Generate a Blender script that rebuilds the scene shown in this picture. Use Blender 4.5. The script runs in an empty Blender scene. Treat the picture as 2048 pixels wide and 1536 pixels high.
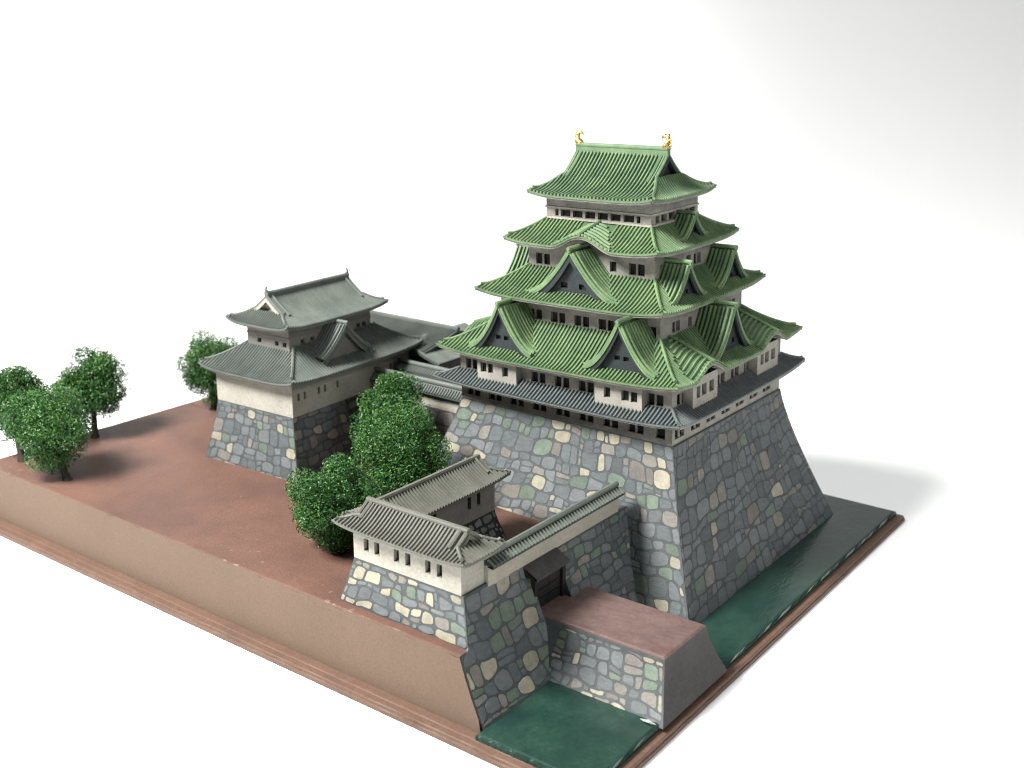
import bpy, math, random
import numpy as np
from mathutils import Matrix, Vector

D = bpy.data
SC = bpy.context.scene
COL = SC.collection
SC.unit_settings.scale_length = 0.01          # one unit is one centimetre: the model is 22 cm long
rng = random.Random(11)
nrng = np.random.default_rng(5)

# ------------------------------------------------------------------ camera
CAM_POS = np.array([9.75736862, -15.61133463, 13.92942115])
RIGHT = np.array([0.79886604, 0.60149692, 0.00380744])
DOWN = np.array([0.17738757, -0.229536, -0.95699889])
FWD = np.array([-0.57475794, 0.76518931, -0.29006659])
cam_d = D.cameras.new("camera")
cam = D.objects.new("camera", cam_d)
COL.objects.link(cam)
m = Matrix.Identity(4)
for i in range(3):
    m[i][0], m[i][1], m[i][2], m[i][3] = RIGHT[i], -DOWN[i], -FWD[i], CAM_POS[i]
cam.matrix_world = m
cam_d.sensor_width = 36.0
cam_d.lens = 40.609
cam_d.clip_start = 0.1
cam_d.clip_end = 1000
cam_d.dof.use_dof = True
cam_d.dof.focus_distance = 27.6
cam_d.dof.aperture_fstop = 0.24
SC.camera = cam
FPX = 2310.2


def project(p):
    q = np.atleast_2d(np.asarray(p, float)) - CAM_POS
    z = q @ FWD
    return np.stack([1024 + FPX * (q @ RIGHT) / z, 768 + FPX * (q @ DOWN) / z], 1)


# ------------------------------------------------------------------ world, lamps, exposure
W = D.worlds.new("World")
SC.world = W
W.use_nodes = True
W.node_tree.nodes["Background"].inputs[0].default_value = (0.97, 1.0, 0.98, 1)
W.node_tree.nodes["Background"].inputs[1].default_value = 0.04
SC.view_settings.view_transform = 'Standard'
SC.view_settings.look = 'None'
SC.view_settings.exposure = 0.0
SC.view_settings.gamma = 1.0


def area(name, loc, target, size, power, color):
    l = D.lights.new(name, 'AREA')
    l.shape = 'DISK'
    l.size = size
    l.energy = power
    l.color = color
    o = D.objects.new(name, l)
    COL.objects.link(o)
    o.location = loc
    o.rotation_euler = (Vector(target) - Vector(loc)).to_track_quat('-Z', 'Y').to_euler()
    return o


area("key_lamp", (-27, -24, 44), (-7, 7, 2), 18, 126000, (1.0, 0.987, 0.965))
area("fill_lamp", (42, 2, 34), (-5, 8, 3), 30, 15000, (0.97, 0.985, 1.0))
area("overhead_fill", (-10, 25, 95), (-10, 25, 0), 120, 50000, (0.985, 1.0, 0.99))  # added overhead light to lift the whole set, no known source
bl = area("backdrop_fill", (-75, 22, 72), (-92, 50, 8), 26, 58000, (0.985, 1.0, 0.995))  # added out of view to brighten the white sweep
bl.data.spread = math.radians(85)
SC.cycles.filter_width = 1.15
SC.cycles.max_bounces = 8
SC.cycles.diffuse_bounces = 4
SC.cycles.caustics_reflective = False
SC.cycles.caustics_refractive = False
SC.cycles.use_denoising = True


# ------------------------------------------------------------------ materials
def srgb(r, g, b):
    f = lambda c: (c / 255) / 12.92 if c / 255 <= 0.04045 else ((c / 255 + 0.055) / 1.055) ** 2.4
    return np.array([f(r), f(g), f(b)])


def paint(name, col, col2=None, rough=0.5, scale=3.0, fine=25.0, bump=0.15, spec=0.22, rand=0.0, metallic=0.0,
          mix=(0.35, 0.65), stretch=(1, 1, 1), dist=0.01, speck=None):
    """brushed model paint: two tones mixed by noise, fine grain, a little relief"""
    mt = D.materials.new(name)
    mt.use_nodes = True
    nt = mt.node_tree
    N, L = nt.nodes, nt.links
    b = N["Principled BSDF"]
    col = np.array(col, float)
    col2 = col * 0.72 if col2 is None else np.array(col2, float)
    geo = N.new("ShaderNodeNewGeometry")
    mp = N.new("ShaderNodeMapping")
    mp.inputs["Scale"].default_value = stretch
    L.new(geo.outputs["Position"], mp.inputs[0])
    n1 = N.new("ShaderNodeTexNoise")
    n1.inputs["Scale"].default_value = scale
    n1.inputs["Detail"].default_value = 5
    n1.inputs["Roughness"].default_value = 0.62
    L.new(mp.outputs[0], n1.inputs["Vector"])
    rp = N.new("ShaderNodeMapRange")
    rp.inputs[1].default_value, rp.inputs[2].default_value = mix
    L.new(n1.outputs[0], rp.inputs[0])
    mx = N.new("ShaderNodeMix")
    mx.data_type = 'RGBA'
    L.new(rp.outputs[0], mx.inputs[0])
    mx.inputs[6].default_value = (*col2, 1)
    mx.inputs[7].default_value = (*col, 1)
    out = mx.outputs[2]
    n2 = N.new("ShaderNodeTexNoise")
    n2.inputs["Scale"].default_value = fine
    n2.inputs["Detail"].default_value = 3
    L.new(mp.outputs[0], n2.inputs["Vector"])
    hs = N.new("ShaderNodeHueSaturation")
    L.new(out, hs.inputs["Color"])
    v = N.new("ShaderNodeMapRange")
    v.inputs[1].default_value, v.inputs[2].default_value = 0.25, 0.75
    v.inputs[3].default_value, v.inputs[4].default_value = 0.84, 1.16
    L.new(n2.outputs[0], v.inputs[0])
    val = v.outputs[0]
    if rand:
        oi = N.new("ShaderNodeObjectInfo")
        r = N.new("ShaderNodeMapRange")
        r.inputs[3].default_value, r.inputs[4].default_value = 1 - rand, 1 + rand
        L.new(oi.outputs["Random"], r.inputs[0])
        mu = N.new("ShaderNodeMath")
        mu.operation = 'MULTIPLY'
        L.new(val, mu.inputs[0])
        L.new(r.outputs[0], mu.inputs[1])
        val = mu.outputs[0]
    L.new(val, hs.inputs["Value"])
    out = hs.outputs[0]
    if speck is not None:                               # scuffs: small pale marks
        n3 = N.new("ShaderNodeTexNoise")
        n3.inputs["Scale"].default_value = speck[1]
        n3.inputs["Detail"].default_value = 2
        L.new(geo.outputs["Position"], n3.inputs["Vector"])
        n4 = N.new("ShaderNodeTexNoise")
        n4.inputs["Scale"].default_value = 0.35
        L.new(geo.outputs["Position"], n4.inputs["Vector"])
        ml = N.new("ShaderNodeMath")
        ml.operation = 'MULTIPLY'
        L.new(n3.outputs[0], ml.inputs[0])
        L.new(n4.outputs[0], ml.inputs[1])
        r3 = N.new("ShaderNodeMapRange")
        r3.inputs[1].default_value, r3.inputs[2].default_value = speck[2], speck[2] + 0.06
        r3.inputs[4].default_value = 0.55
        L.new(ml.outputs[0], r3.inputs[0])
        m3 = N.new("ShaderNodeMix")
        m3.data_type = 'RGBA'
        L.new(r3.outputs[0], m3.inputs[0])
        L.new(out, m3.inputs[6])
        m3.inputs[7].default_value = (*speck[0], 1)
        out = m3.outputs[2]
    L.new(out, b.inputs["Base Color"])
    b.inputs["Roughness"].default_value = rough
    b.inputs["Specular IOR Level"].default_value = spec
    b.inputs["Metallic"].default_value = metallic
    if bump:
        bp = N.new("ShaderNodeBump")
        bp.inputs["Strength"].default_value = bump
        bp.inputs["Distance"].default_value = dist
        ad = N.new("ShaderNodeMath")
        L.new(n1.outputs[0], ad.inputs[0])
        L.new(n2.outputs[0], ad.inputs[1])
        L.new(ad.outputs[0], bp.inputs["Height"])
        L.new(bp.outputs[0], b.inputs["Normal"])
    return mt


M = {}
M['green'] = paint("green_tile_paint", (0.114, 0.17, 0.08), (0.068, 0.118, 0.058), rough=0.5, scale=1.9, fine=26, rand=0.11, mix=(0.36, 0.62))
M['green_top'] = paint("blue_green_tile_paint", (0.104, 0.158, 0.084), (0.07, 0.116, 0.065), rough=0.5, scale=1.9, fine=26, rand=0.09, mix=(0.36, 0.62))
M['green_bed'] = paint("dark_green_wash", (0.058, 0.094, 0.045), (0.042, 0.072, 0.036), rough=0.55, scale=2, fine=30)
M['pent'] = paint("pent_tile_paint", (0.1, 0.114, 0.112), (0.075, 0.088, 0.088), rough=0.42, scale=5, fine=40, rand=0.1)
M['pent_bed'] = paint("pent_wash", (0.03, 0.038, 0.039), rough=0.55, scale=5)
M['grey'] = paint("grey_tile_paint", (0.102, 0.114, 0.1), (0.07, 0.082, 0.072), rough=0.45, scale=1.6, fine=30, rand=0.05)
M['grey_bed'] = paint("grey_tile_wash", (0.06, 0.071, 0.066), rough=0.5, scale=2)
M['olive'] = paint("olive_grey_tile_paint", (0.098, 0.1, 0.083), (0.078, 0.08, 0.067), rough=0.45, scale=2.5, fine=30, rand=0.06)
M['cap'] = paint("cap_tile_paint", (0.098, 0.112, 0.094), (0.075, 0.088, 0.075), rough=0.45, scale=2.5, fine=30, rand=0.06)
M['cap_bed'] = paint("cap_wash", (0.03, 0.038, 0.034), rough=0.5, scale=2)
M['olive_bed'] = paint("olive_grey_wash", (0.062, 0.064, 0.053), rough=0.5, scale=2)
M['wall'] = paint("stained_plaster", (0.225, 0.214, 0.188), (0.14, 0.134, 0.12), rough=0.6, scale=2.2, fine=18, bump=0.12)
M['wall_pale'] = paint("cream_plaster", (0.285, 0.272, 0.232), (0.235, 0.224, 0.192), rough=0.6, scale=1.2, fine=15, bump=0.1)
M['bay'] = paint("bay_plaster", (0.255, 0.243, 0.21), (0.2, 0.19, 0.165), rough=0.6, scale=1.6, fine=18, bump=0.12)
M['wall_dark'] = paint("shaded_plaster", (0.15, 0.142, 0.125), (0.12, 0.114, 0.102), rough=0.6, scale=1.6, fine=18, bump=0.1)  # plaster toned darker to carry the shade on walls and soffits
M['fence'] = paint("fence_plaster", (0.30, 0.28, 0.225), (0.25, 0.232, 0.19), rough=0.6, scale=1.4, bump=0.1)
M['dark'] = paint("window_recess", (0.012, 0.012, 0.011), rough=0.7, bump=0)
M['slate'] = paint("slate_gable_paint", (0.02, 0.026, 0.027), (0.014, 0.0185, 0.0195), rough=0.6, scale=4, fine=30)
M['gold'] = paint("gold_paint", (0.62, 0.42, 0.15), (0.3, 0.19, 0.065), rough=0.33, scale=14, fine=40, metallic=1.0, bump=0.5, dist=0.02)
M['black'] = paint("black_gate_paint", (0.012, 0.012, 0.012), rough=0.5, scale=4)
M['black_roof'] = paint("gate_roof_paint", (0.05, 0.048, 0.045), rough=0.55, scale=4)
M['ground'] = paint("red_brown_ground_paint", (0.106, 0.054, 0.038), (0.062, 0.035, 0.027), rough=0.66, scale=0.42, fine=16, bump=0.5,
                    dist=0.03, mix=(0.3, 0.7), speck=((0.22, 0.15, 0.125), 4.0, 0.385))
M['tan'] = paint("tan_side_paint", (0.103, 0.071, 0.052), (0.095, 0.066, 0.048), rough=0.65, scale=0.4, fine=30, bump=0.05, spec=0.12)
M['lip'] = paint("brown_plinth_paint", (0.1, 0.06, 0.042), (0.082, 0.049, 0.036), rough=0.5, scale=1.2, fine=14, bump=0.25, dist=0.02, spec=0.15)
M['cause'] = paint("mauve_brown_paint", (0.108, 0.071, 0.064), (0.08, 0.052, 0.047), rough=0.42, scale=1.5, fine=14, bump=0.3, dist=0.02,
                   speck=((0.07, 0.035, 0.028), 2.0, 0.36))
M['cause_side'] = paint("shaded_mauve_paint", (0.054, 0.05, 0.05), (0.042, 0.039, 0.039), rough=0.6, scale=0.8, fine=14, bump=0.15, spec=0.1)  # the top's brown with shade put into the colour for the unlit sides
M['mortar'] = paint("stone_joint_paint", (0.057, 0.062, 0.063), (0.041, 0.046, 0.047), rough=0.6, scale=4, fine=20, bump=0.3)
M['stone_grey'] = paint("grey_stone_paint", (0.101, 0.111, 0.112), (0.076, 0.085, 0.088), rough=0.55, scale=5, fine=22, bump=0.35, rand=0.2, stretch=(1, 1, 2.5))
M['stone_slate'] = paint("slate_stone_paint", (0.08, 0.091, 0.094), (0.06, 0.069, 0.072), rough=0.55, scale=5, fine=22, bump=0.35, rand=0.2, stretch=(1, 1, 2.5))
M['stone_cream'] = paint("cream_stone_paint", (0.25, 0.232, 0.172), (0.185, 0.172, 0.134), rough=0.55, scale=5, fine=22, bump=0.3, rand=0.14)
M['stone_green'] = paint("green_stone_paint", (0.096, 0.122, 0.094), (0.072, 0.094, 0.074), rough=0.55, scale=5, fine=22, bump=0.3, rand=0.18)
M['stone_mauve'] = paint("mauve_stone_paint", (0.142, 0.13, 0.113), (0.105, 0.098, 0.089), rough=0.55, scale=5, fine=22, bump=0.3, rand=0.2)
M['bark'] = paint("bark_paint", (0.025, 0.018, 0.013), rough=0.7, scale=8)
M['white'] = paint("white_backdrop", (0.92, 0.92, 0.915), (0.91, 0.91, 0.905), rough=0.7, scale=0.05, bump=0, fine=0.1, spec=0.1)


def fix_white():
    b = M['white'].node_tree.nodes["Principled BSDF"]
    for l in list(b.inputs["Base Color"].links):
        M['white'].node_tree.links.remove(l)
    b.inputs["Base Color"].default_value = (0.9, 0.905, 0.9, 1)


fix_white()


def leaf_mat():
    mt = D.materials.new("sponge_foliage")
    mt.use_nodes = True
    N, L = mt.node_tree.nodes, mt.node_tree.links
    b = N["Principled BSDF"]
    at = N.new("ShaderNodeAttribute")
    at.attribute_name = "tone"
    cr = N.new("ShaderNodeValToRGB")
    e = cr.color_ramp.elements
    e[0].position, e[0].color = 0.0, (0.008, 0.036, 0.01, 1)
    e[1].position, e[1].color = 1.0, (0.085, 0.175, 0.03, 1)
    k = cr.color_ramp.elements.new(0.55)
    k.color = (0.026, 0.09, 0.018, 1)
    L.new(at.outputs["Fac"], cr.inputs[0])
    L.new(cr.outputs[0], b.inputs["Base Color"])
    b.inputs["Roughness"].default_value = 0.45
    b.inputs["Specular IOR Level"].default_value = 0.3
    return mt


def water_mat():
    mt = paint("moat_paint", (0.014, 0.036, 0.027), (0.006, 0.02, 0.016), rough=0.16, scale=0.9, fine=9, bump=0.0, spec=0.5)
    N, L = mt.node_tree.nodes, mt.node_tree.links
    b = N["Principled BSDF"]
    geo = N.new("ShaderNodeNewGeometry")
    mp = N.new("ShaderNodeMapping")
    mp.inputs["Scale"].default_value = (3.0, 1.0, 1.0)
    mp.inputs["Rotation"].default_value = (0, 0, 0.5)
    L.new(geo.outputs["Position"], mp.inputs[0])
    n = N.new("ShaderNodeTexNoise")
    n.inputs["Scale"].default_value = 3.2
    n.inputs["Detail"].default_value = 6
    n.inputs["Distortion"].default_value = 0.8
    L.new(mp.outputs[0], n.inputs["Vector"])
    bp = N.new("ShaderNodeBump")
    bp.inputs["Strength"].default_value = 0.2
    bp.inputs["Distance"].default_value = 0.025
    L.new(n.outputs[0], bp.inputs["Height"])
    L.new(bp.outputs[0], b.inputs["Normal"])
    return mt


M['leaf'] = leaf_mat()
M['water'] = water_mat()


# ------------------------------------------------------------------ mesh helpers
class MB:
    """collects faces for one mesh; xf is applied to every vertex"""

    def __init__(self, xf=None):
        self.v, self.f, self.m, self.xf, self.mats = [], [], [], xf, []

    def mi(self, mat):
        if mat not in self.mats:
            self.mats.append(mat)
        return self.mats.index(mat)

    def add(self, verts, faces, mat):
        k = len(self.v)
        self.v.extend([tuple(p) for p in verts])
        i = self.mi(mat)
        for f in faces:
            self.f.append(tuple(k + a for a in f))
            self.m.append(i)

    def quad(self, a, b, c, d, mat):
        self.add([a, b, c, d], [(0, 1, 2, 3)], mat)

    def box(self, x0, x1, y0, y1, z0, z1, mat):
        v = [(x, y, z) for z in (z0, z1) for y in (y0, y1) for x in (x0, x1)]
        self.add(v, [(0, 2, 3, 1), (4, 5, 7, 6), (0, 1, 5, 4), (2, 6, 7, 3), (0, 4, 6, 2), (1, 3, 7, 5)], mat)

    def grid(self, rows, mat, closed=False):
        n = len(rows[0])
        v = [p for r in rows for p in r]
        f = []
        for i in range(len(rows) - 1):
            for j in range(n - 1 + (1 if closed else 0)):
                a, b = i * n + j, i * n + (j + 1) % n
                f.append((a, b, b + n, a + n))
        self.add(v, f, mat)

    def tube(self, pts, rad, mat, sides=6, flat=1.0):
        """swept tube along pts; rad number or list"""
        pts = [np.array(p, float) for p in pts]
        rows = []
        for i, p in enumerate(pts):
            t = pts[min(i + 1, len(pts) - 1)] - pts[max(i - 1, 0)]
            t /= np.linalg.norm(t) + 1e-9
            up = np.array([0, 0, 1.0]) if abs(t[2]) < 0.9 else np.array([1.0, 0, 0])
            s = np.cross(t, up)
            s /= np.linalg.norm(s)
            u = np.cross(s, t)
            r = rad[i] if hasattr(rad, '__len__') else rad
            rows.append([p + r * (math.cos(a) * s + flat * math.sin(a) * u) for a in
                         [2 * math.pi * k / sides + math.pi / sides for k in range(sides)]])
        self.grid(rows, mat, closed=True)
        n = len(self.v)
        for r in (rows[0], rows[-1]):
            self.add(r, [tuple(range(sides))], mat)

    def verts(self):
        a = np.array(self.v, float).reshape(-1, 3)
        return self.xf(a) if self.xf is not None else a


def root_of(o):
    while o.parent is not None:
        o = o.parent
    return o


def origin(o):
    r = root_of(o) if o is not None else None
    return np.array(r.location) if r is not None else np.zeros(3)


def mesh_obj(name, verts, faces, mats, mis, parent=None, smooth=False):
    me = D.meshes.new(name)
    v = np.asarray(verts, float)
    if parent is not None:
        v = v - origin(parent)
    me.from_pydata(v.tolist(), [], faces)
    for mt in mats:
        me.materials.append(mt)
    if len(mats) > 1:
        me.polygons.foreach_set("material_index", mis)
    if smooth:
        me.polygons.foreach_set("use_smooth", [True] * len(me.polygons))
    me.update()
    o = D.objects.new(name, me)
    COL.objects.link(o)
    if parent is not None:
        o.parent = parent
    return o


def build(mb, name, parent=None, smooth=False):
    return mesh_obj(name, mb.verts(), mb.f, [M[k] for k in mb.mats], mb.m, parent, smooth)


def thing(name, label, cat, loc, group=None):
    o = D.objects.new(name, None)
    o.empty_display_size = 0.3
    COL.objects.link(o)
    o.location = loc
    o["label"], o["category"] = label, cat
    if group:
        o["group"] = group
    return o


class Pieces:
    """alike pieces of one thing: the largest 300 in view become parts, the rest one stuff part"""

    def __init__(self, root, name, limit=300, min_px=9.0, min_w=0.0, stuff_name=None):
        self.root, self.name, self.limit, self.min_px, self.min_w, self.l = root, name, limit, min_px, min_w, []
        self.stuff_name = stuff_name or name

    def add(self, mb, parent, facing=True):
        self.l.append((mb, parent, facing))

    def finish(self):
        sc = []
        for mb, parent, facing in self.l:
            v = mb.verts()
            q = project(v)
            ext = q.max(0) - q.min(0)
            c = (q.max(0) + q.min(0)) / 2
            inside = -20 < c[0] < 2068 and -20 < c[1] < 1556
            sc.append((float(np.hypot(*ext)) if (facing and inside) else 0.0, ext))
        order = sorted(range(len(self.l)), key=lambda i: -sc[i][0])
        single = set(i for i in order[:self.limit] if sc[i][0] >= self.min_px)
        V, F, MI, mats, k = [], [], [], [], 0
        for i, (mb, parent, _) in enumerate(self.l):
            v = mb.verts()
            if i in single:
                mesh_obj(self.name, v, mb.f, [M[a] for a in mb.mats], mb.m, parent)
                continue
            for a in mb.mats:
                if a not in mats:
                    mats.append(a)
            mp = [mats.index(a) for a in mb.mats]
            V.append(v)
            F += [tuple(k + q for q in f) for f in mb.f]
            MI += [mp[q] for q in mb.m]
            k += len(v)
        if V:
            o = mesh_obj(self.stuff_name, np.concatenate(V), F, [M[a] for a in mats], MI, self.root)
            o["kind"] = "stuff"


SIDES = {'f': ((1, 0), (0, -1)), 'r': ((0, 1), (1, 0)), 'b': ((-1, 0), (0, 1)), 'l': ((0, -1), (-1, 0))}


def frame(c, side):
    a, o = [np.array([*q, 0.0]) for q in SIDES[side]]
    c = np.array([c[0], c[1], 0.0])
    return lambda s, d, z: c + a * s + o * d + np.array([0, 0, z])


# ------------------------------------------------------------------ stone walling
def clip(poly, n, d):
    out = []
    for i in range(len(poly)):
        p, q = poly[i], poly[(i + 1) % len(poly)]
        a, b = p[0] * n[0] + p[1] * n[1] - d, q[0] * n[0] + q[1] * n[1] - d
        if a <= 0:
            out.append(p)
        if a * b < 0:
            t = a / (a - b)
            out.append((p[0] + t * (q[0] - p[0]), p[1] + t * (q[1] - p[1])))
    return out


PAL = [('stone_grey', 46), ('stone_slate', 28), ('stone_cream', 8), ('stone_green', 8), ('stone_mauve', 10)]


def stones(pieces, parent, S, Wd, H, size, xf=None, gap=0.016, proud=0.007, pal=PAL, keep=None, facing=True, seed=1, slope=0.0, left=None):
    """irregular rounded blocks in wavering courses over the face S(u,v) (u, v in 0..1), domain Wd x H units"""
    r = random.Random(seed)
    tot = sum(w for _, w in pal)
    ph = [r.uniform(0, 6.28) for _ in range(12)]
    lines = []
    y = -size * 0.5 - abs(slope) * Wd
    k = 0
    while y < H + size + abs(slope) * Wd:
        lines.append((y, r.uniform(0, 6.28), r.uniform(0, 6.28)))
        y += size * r.choice((0.5, 0.66, 0.74, 0.8, 0.9, 1.05))
    lines.append((y, 0, 0))

    def bnd(i, x):
        y, a, b = lines[i]
        return y + slope * (x - Wd / 2) + size * (0.11 * math.sin(x / size * 1.15 + a) + 0.08 * math.sin(x / size * 2.6 + b))
    blocks = []
    for i in range(len(lines) - 1):
        h = lines[i + 1][0] - lines[i][0]
        x = -size * r.uniform(0, 1)
        sl = r.uniform(-0.12, 0.12) * size
        while x < Wd + 0.1:
            w = size * r.choice((0.55, 0.75, 0.9, 1.0, 1.1, 1.25, 1.45)) * (0.75 + 0.3 * h / size)
            sl2 = r.uniform(-0.14, 0.14) * size
            x2 = x + w
            blk = lambda t, q, x=x, x2=x2, sl=sl, sl2=sl2, i=i: (lambda xx: (xx, bnd(i, xx) * (1 - q) + bnd(i + 1, xx) * q))((x + sl * (q - 0.5)) * (1 - t) + (x2 + sl2 * (q - 0.5)) * t)
            kind = r.random()
            if kind < 0.09 and h > 0.6 * size:                 # two flat stones, one on the other
                m_ = r.uniform(0.4, 0.6)
                blocks += [(blk, 0, 1, 0, m_), (blk, 0, 1, m_, 1)]
            elif kind < 0.17 and w > 0.8 * size:               # a big one with a small pair beside it
                m_ = r.uniform(0.6, 0.72)
                n_ = r.uniform(0.4, 0.6)
                blocks += [(blk, 0, m_, 0, 1), (blk, m_, 1, 0, n_), (blk, m_, 1, n_, 1)]
            else:
                blocks.append((blk, 0, 1, 0, 1))
            x, sl = x2, sl2
    for blk, t0, t1, q0, q1 in blocks:
        poly = [blk(t, q) for t, q in ((t0, q0), ((t0 + t1) / 2, q0), (t1, q0), (t1, (q0 + q1) / 2), (t1, q1), ((t0 + t1) / 2, q1), (t0, q1), (t0, (q0 + q1) / 2))]
        j_ = 0.035 * size
        mx, my = sum(a for a, b in poly) / 8, sum(b for a, b in poly) / 8
        kk = [r.uniform(0.02, 0.11) if n % 2 == 0 else 0.0 for n in range(8)]
        poly = [(a + (mx - a) * kk[n] + r.uniform(-j_, j_), b + (my - b) * kk[n] + r.uniform(-j_, j_)) for n, (a, b) in enumerate(poly)]
        if left:
            poly = [(max(a, left(b)), b) for a, b in poly]
        for n, d in (((-1, 0), -0.006), ((1, 0), Wd - 0.006), ((0, -1), -0.006), ((0, 1), H - 0.006)):
            poly = clip(poly, n, d) if len(poly) > 2 else poly
        if len(poly) < 4:
            continue
        ar = 0.5 * abs(sum(poly[k][0] * poly[(k + 1) % len(poly)][1] - poly[(k + 1) % len(poly)][0] * poly[k][1] for k in range(len(poly))))
        if ar < 0.014:
            continue
        cx, cy = sum(q[0] for q in poly) / len(poly), sum(q[1] for q in poly) / len(poly)
        if keep and not keep(cx, cy):
            continue
        g2 = gap * r.uniform(0.3, 0.75)
        sh = []
        for q in poly:
            ddx, ddy = cx - q[0], cy - q[1]
            sh.append((q[0] + math.copysign(min(g2, abs(ddx) * 0.4), ddx), q[1] + math.copysign(min(g2, abs(ddy) * 0.4), ddy)))
        pp = []
        for q in sh:
            if not pp or math.hypot(q[0] - pp[-1][0], q[1] - pp[-1][1]) > 0.02:
                pp.append(q)
        if len(pp) < 4:
            continue
        t = r.uniform(0.22, 0.36)
        ch = []
        for k in range(len(pp)):
            a, b = pp[k], pp[(k + 1) % len(pp)]
            ch += [(a[0] + (b[0] - a[0]) * t, a[1] + (b[1] - a[1]) * t), (b[0] + (a[0] - b[0]) * t, b[1] + (a[1] - b[1]) * t)]
        h = proud * r.uniform(0.6, 1.3)
        tilt = (r.uniform(-.25, .25) * h, r.uniform(-.25, .25) * h)
        ins = min(0.014, 0.1 * math.sqrt(ar))
        lo, hi = [], []
        for q in ch:
            ddx, ddy = q[0] - cx, q[1] - cy
            L = math.hypot(ddx, ddy) + 1e-6
            qi = (q[0] - ddx / L * ins, q[1] - ddy / L * ins)
            pt, nn = S(q[0] / Wd, q[1] / H)
            lo.append(pt - nn * 0.02)
            pt, nn = S(qi[0] / Wd, qi[1] / H)
            hi.append(pt + nn * (h + tilt[0] * ddx / size + tilt[1] * ddy / size))
        n = len(ch)
        w = r.random() * tot
        for mat, ww in pal:
            w -= ww
            if w <= 0:
                break
        mb = MB(xf)
        mb.add(lo + hi, [(k, (k + 1) % n, n + (k + 1) % n, n + k) for k in range(n)] + [tuple(range(n, 2 * n))], mat)
        pieces.add(mb, parent, facing)


def batter_face(BL, BR, TL, TR, curve):
    """ruled face between a bottom and a top edge; curve > 1 makes the foot flare out"""
    BL, BR, TL, TR = [np.array(p, float) for p in (BL, BR, TL, TR)]

    def pos(u, v):
        g = 1 - (1 - v) ** curve
        b, t = BL + (BR - BL) * u, TL + (TR - TL) * u
        p = b + (t - b) * g
        p[2] = b[2] + (t[2] - b[2]) * v
        return p

    def S(u, v):
        p = pos(u, v)
        e = 0.01
        du = pos(min(u + e, 1), v) - pos(max(u - e, 0), v)
        dv = pos(u, min(v + e, 1)) - pos(u, max(v - e, 0))
        n = np.cross(du, dv)
        return p, n / np.linalg.norm(n)
    S.W = (np.linalg.norm(BR - BL) + np.linalg.norm(TR - TL)) / 2
    S.H = np.linalg.norm((BL + BR) / 2 - (TL + TR) / 2)
    return S


def face_mesh(mb, S, mat, nu=6, nv=8):
    mb.grid([[S(i / nu, j / nv)[0] for i in range(nu + 1)] for j in range(nv + 1)], mat)


# ------------------------------------------------------------------ walls with windows
WIN = []


def wall_face(mb, P, A, d, z0, z1, wins, mat):
    """face at distance d, s in A[0]..A[1], holes cut for the windows (s, z, w, h)"""
    us = sorted(set([A[0], A[1]] + [round(s + k * w / 2, 4) for s, z, w, h, *_ in wins for k in (-1, 1)]))
    zs = sorted(set([z0, z1] + [round(z + k * h / 2, 4) for s, z, w, h, *_ in wins for k in (-1, 1)]))
    us = [u for u in us if A[0] <= u <= A[1]]
    zs = [z for z in zs if z0 <= z <= z1]
    for i in range(len(us) - 1):
        for j in range(len(zs) - 1):
            cu, cz = (us[i] + us[i + 1]) / 2, (zs[j] + zs[j + 1]) / 2
            if any(abs(cu - s) < w / 2 and abs(cz - z) < h / 2 for s, z, w, h, *_ in wins):
                continue
            mb.quad(P(us[i], d, zs[j]), P(us[i + 1], d, zs[j]), P(us[i + 1], d, zs[j + 1]), P(us[i], d, zs[j + 1]), mat)


def window(parent, P, d, win, mat, xf, depth=0.1):
    s, z, w, h = win[:4]
    bars = win[4] if len(win) > 4 else 1
    mb = MB(xf)
    s0, s1, z0, z1 = s - w / 2, s + w / 2, z - h / 2, z + h / 2
    o, i = [(s0, z0), (s1, z0), (s1, z1), (s0, z1)], d - depth
    for k in range(4):
        a, b = o[k], o[(k + 1) % 4]
        mb.quad(P(a[0], d, a[1]), P(b[0], d, b[1]), P(b[0], i, b[1]), P(a[0], i, a[1]), mat)
    mb.quad(P(s0, i, z0), P(s1, i, z0), P(s1, i, z1), P(s0, i, z1), 'dark')
    build(mb, "window", parent)
    if bars:
        b = MB(xf)
        for k in range(bars):
            c = s0 + w * (k + 1) / (bars + 1) + rng.uniform(-0.01, 0.01)
            bw = min(0.028, w * 0.09)
            v = [P(c + e * bw, d - q, zz) for zz in (z0, z1) for q in (0.02, 0.06) for e in (-1, 1)]
            b.add(v, [(0, 1, 5, 4), (0, 4, 6, 2), (1, 3, 7, 5), (2, 6, 7, 3)], mat)
        build(b, "window_bar", parent)


def storey(root, name, c, a, b, z0, z1, wins, mat, xf, wmat=None, sill=True):
    """four walls; wins maps a side letter to its windows"""
    mb = MB(xf)
    todo = []
    for side in 'frbl':
        P = frame(c, side)
        A, d = (a, b) if side in 'fb' else (b, a)
        wl = wins.get(side, [])
        wall_face(mb, P, (-A, A), d, z0, z1, wl, mat)
        todo += [(P, d, w) for w in wl]
    mb.quad(*[(c[0] + i * a, c[1] + j * b, z1) for i, j in ((-1, -1), (1, -1), (1, 1), (-1, 1))], mat)
    w = build(mb, name, root)
    for P, d, wi in todo:
        window(w, P, d, wi, wmat or mat, xf)
    return w


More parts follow.
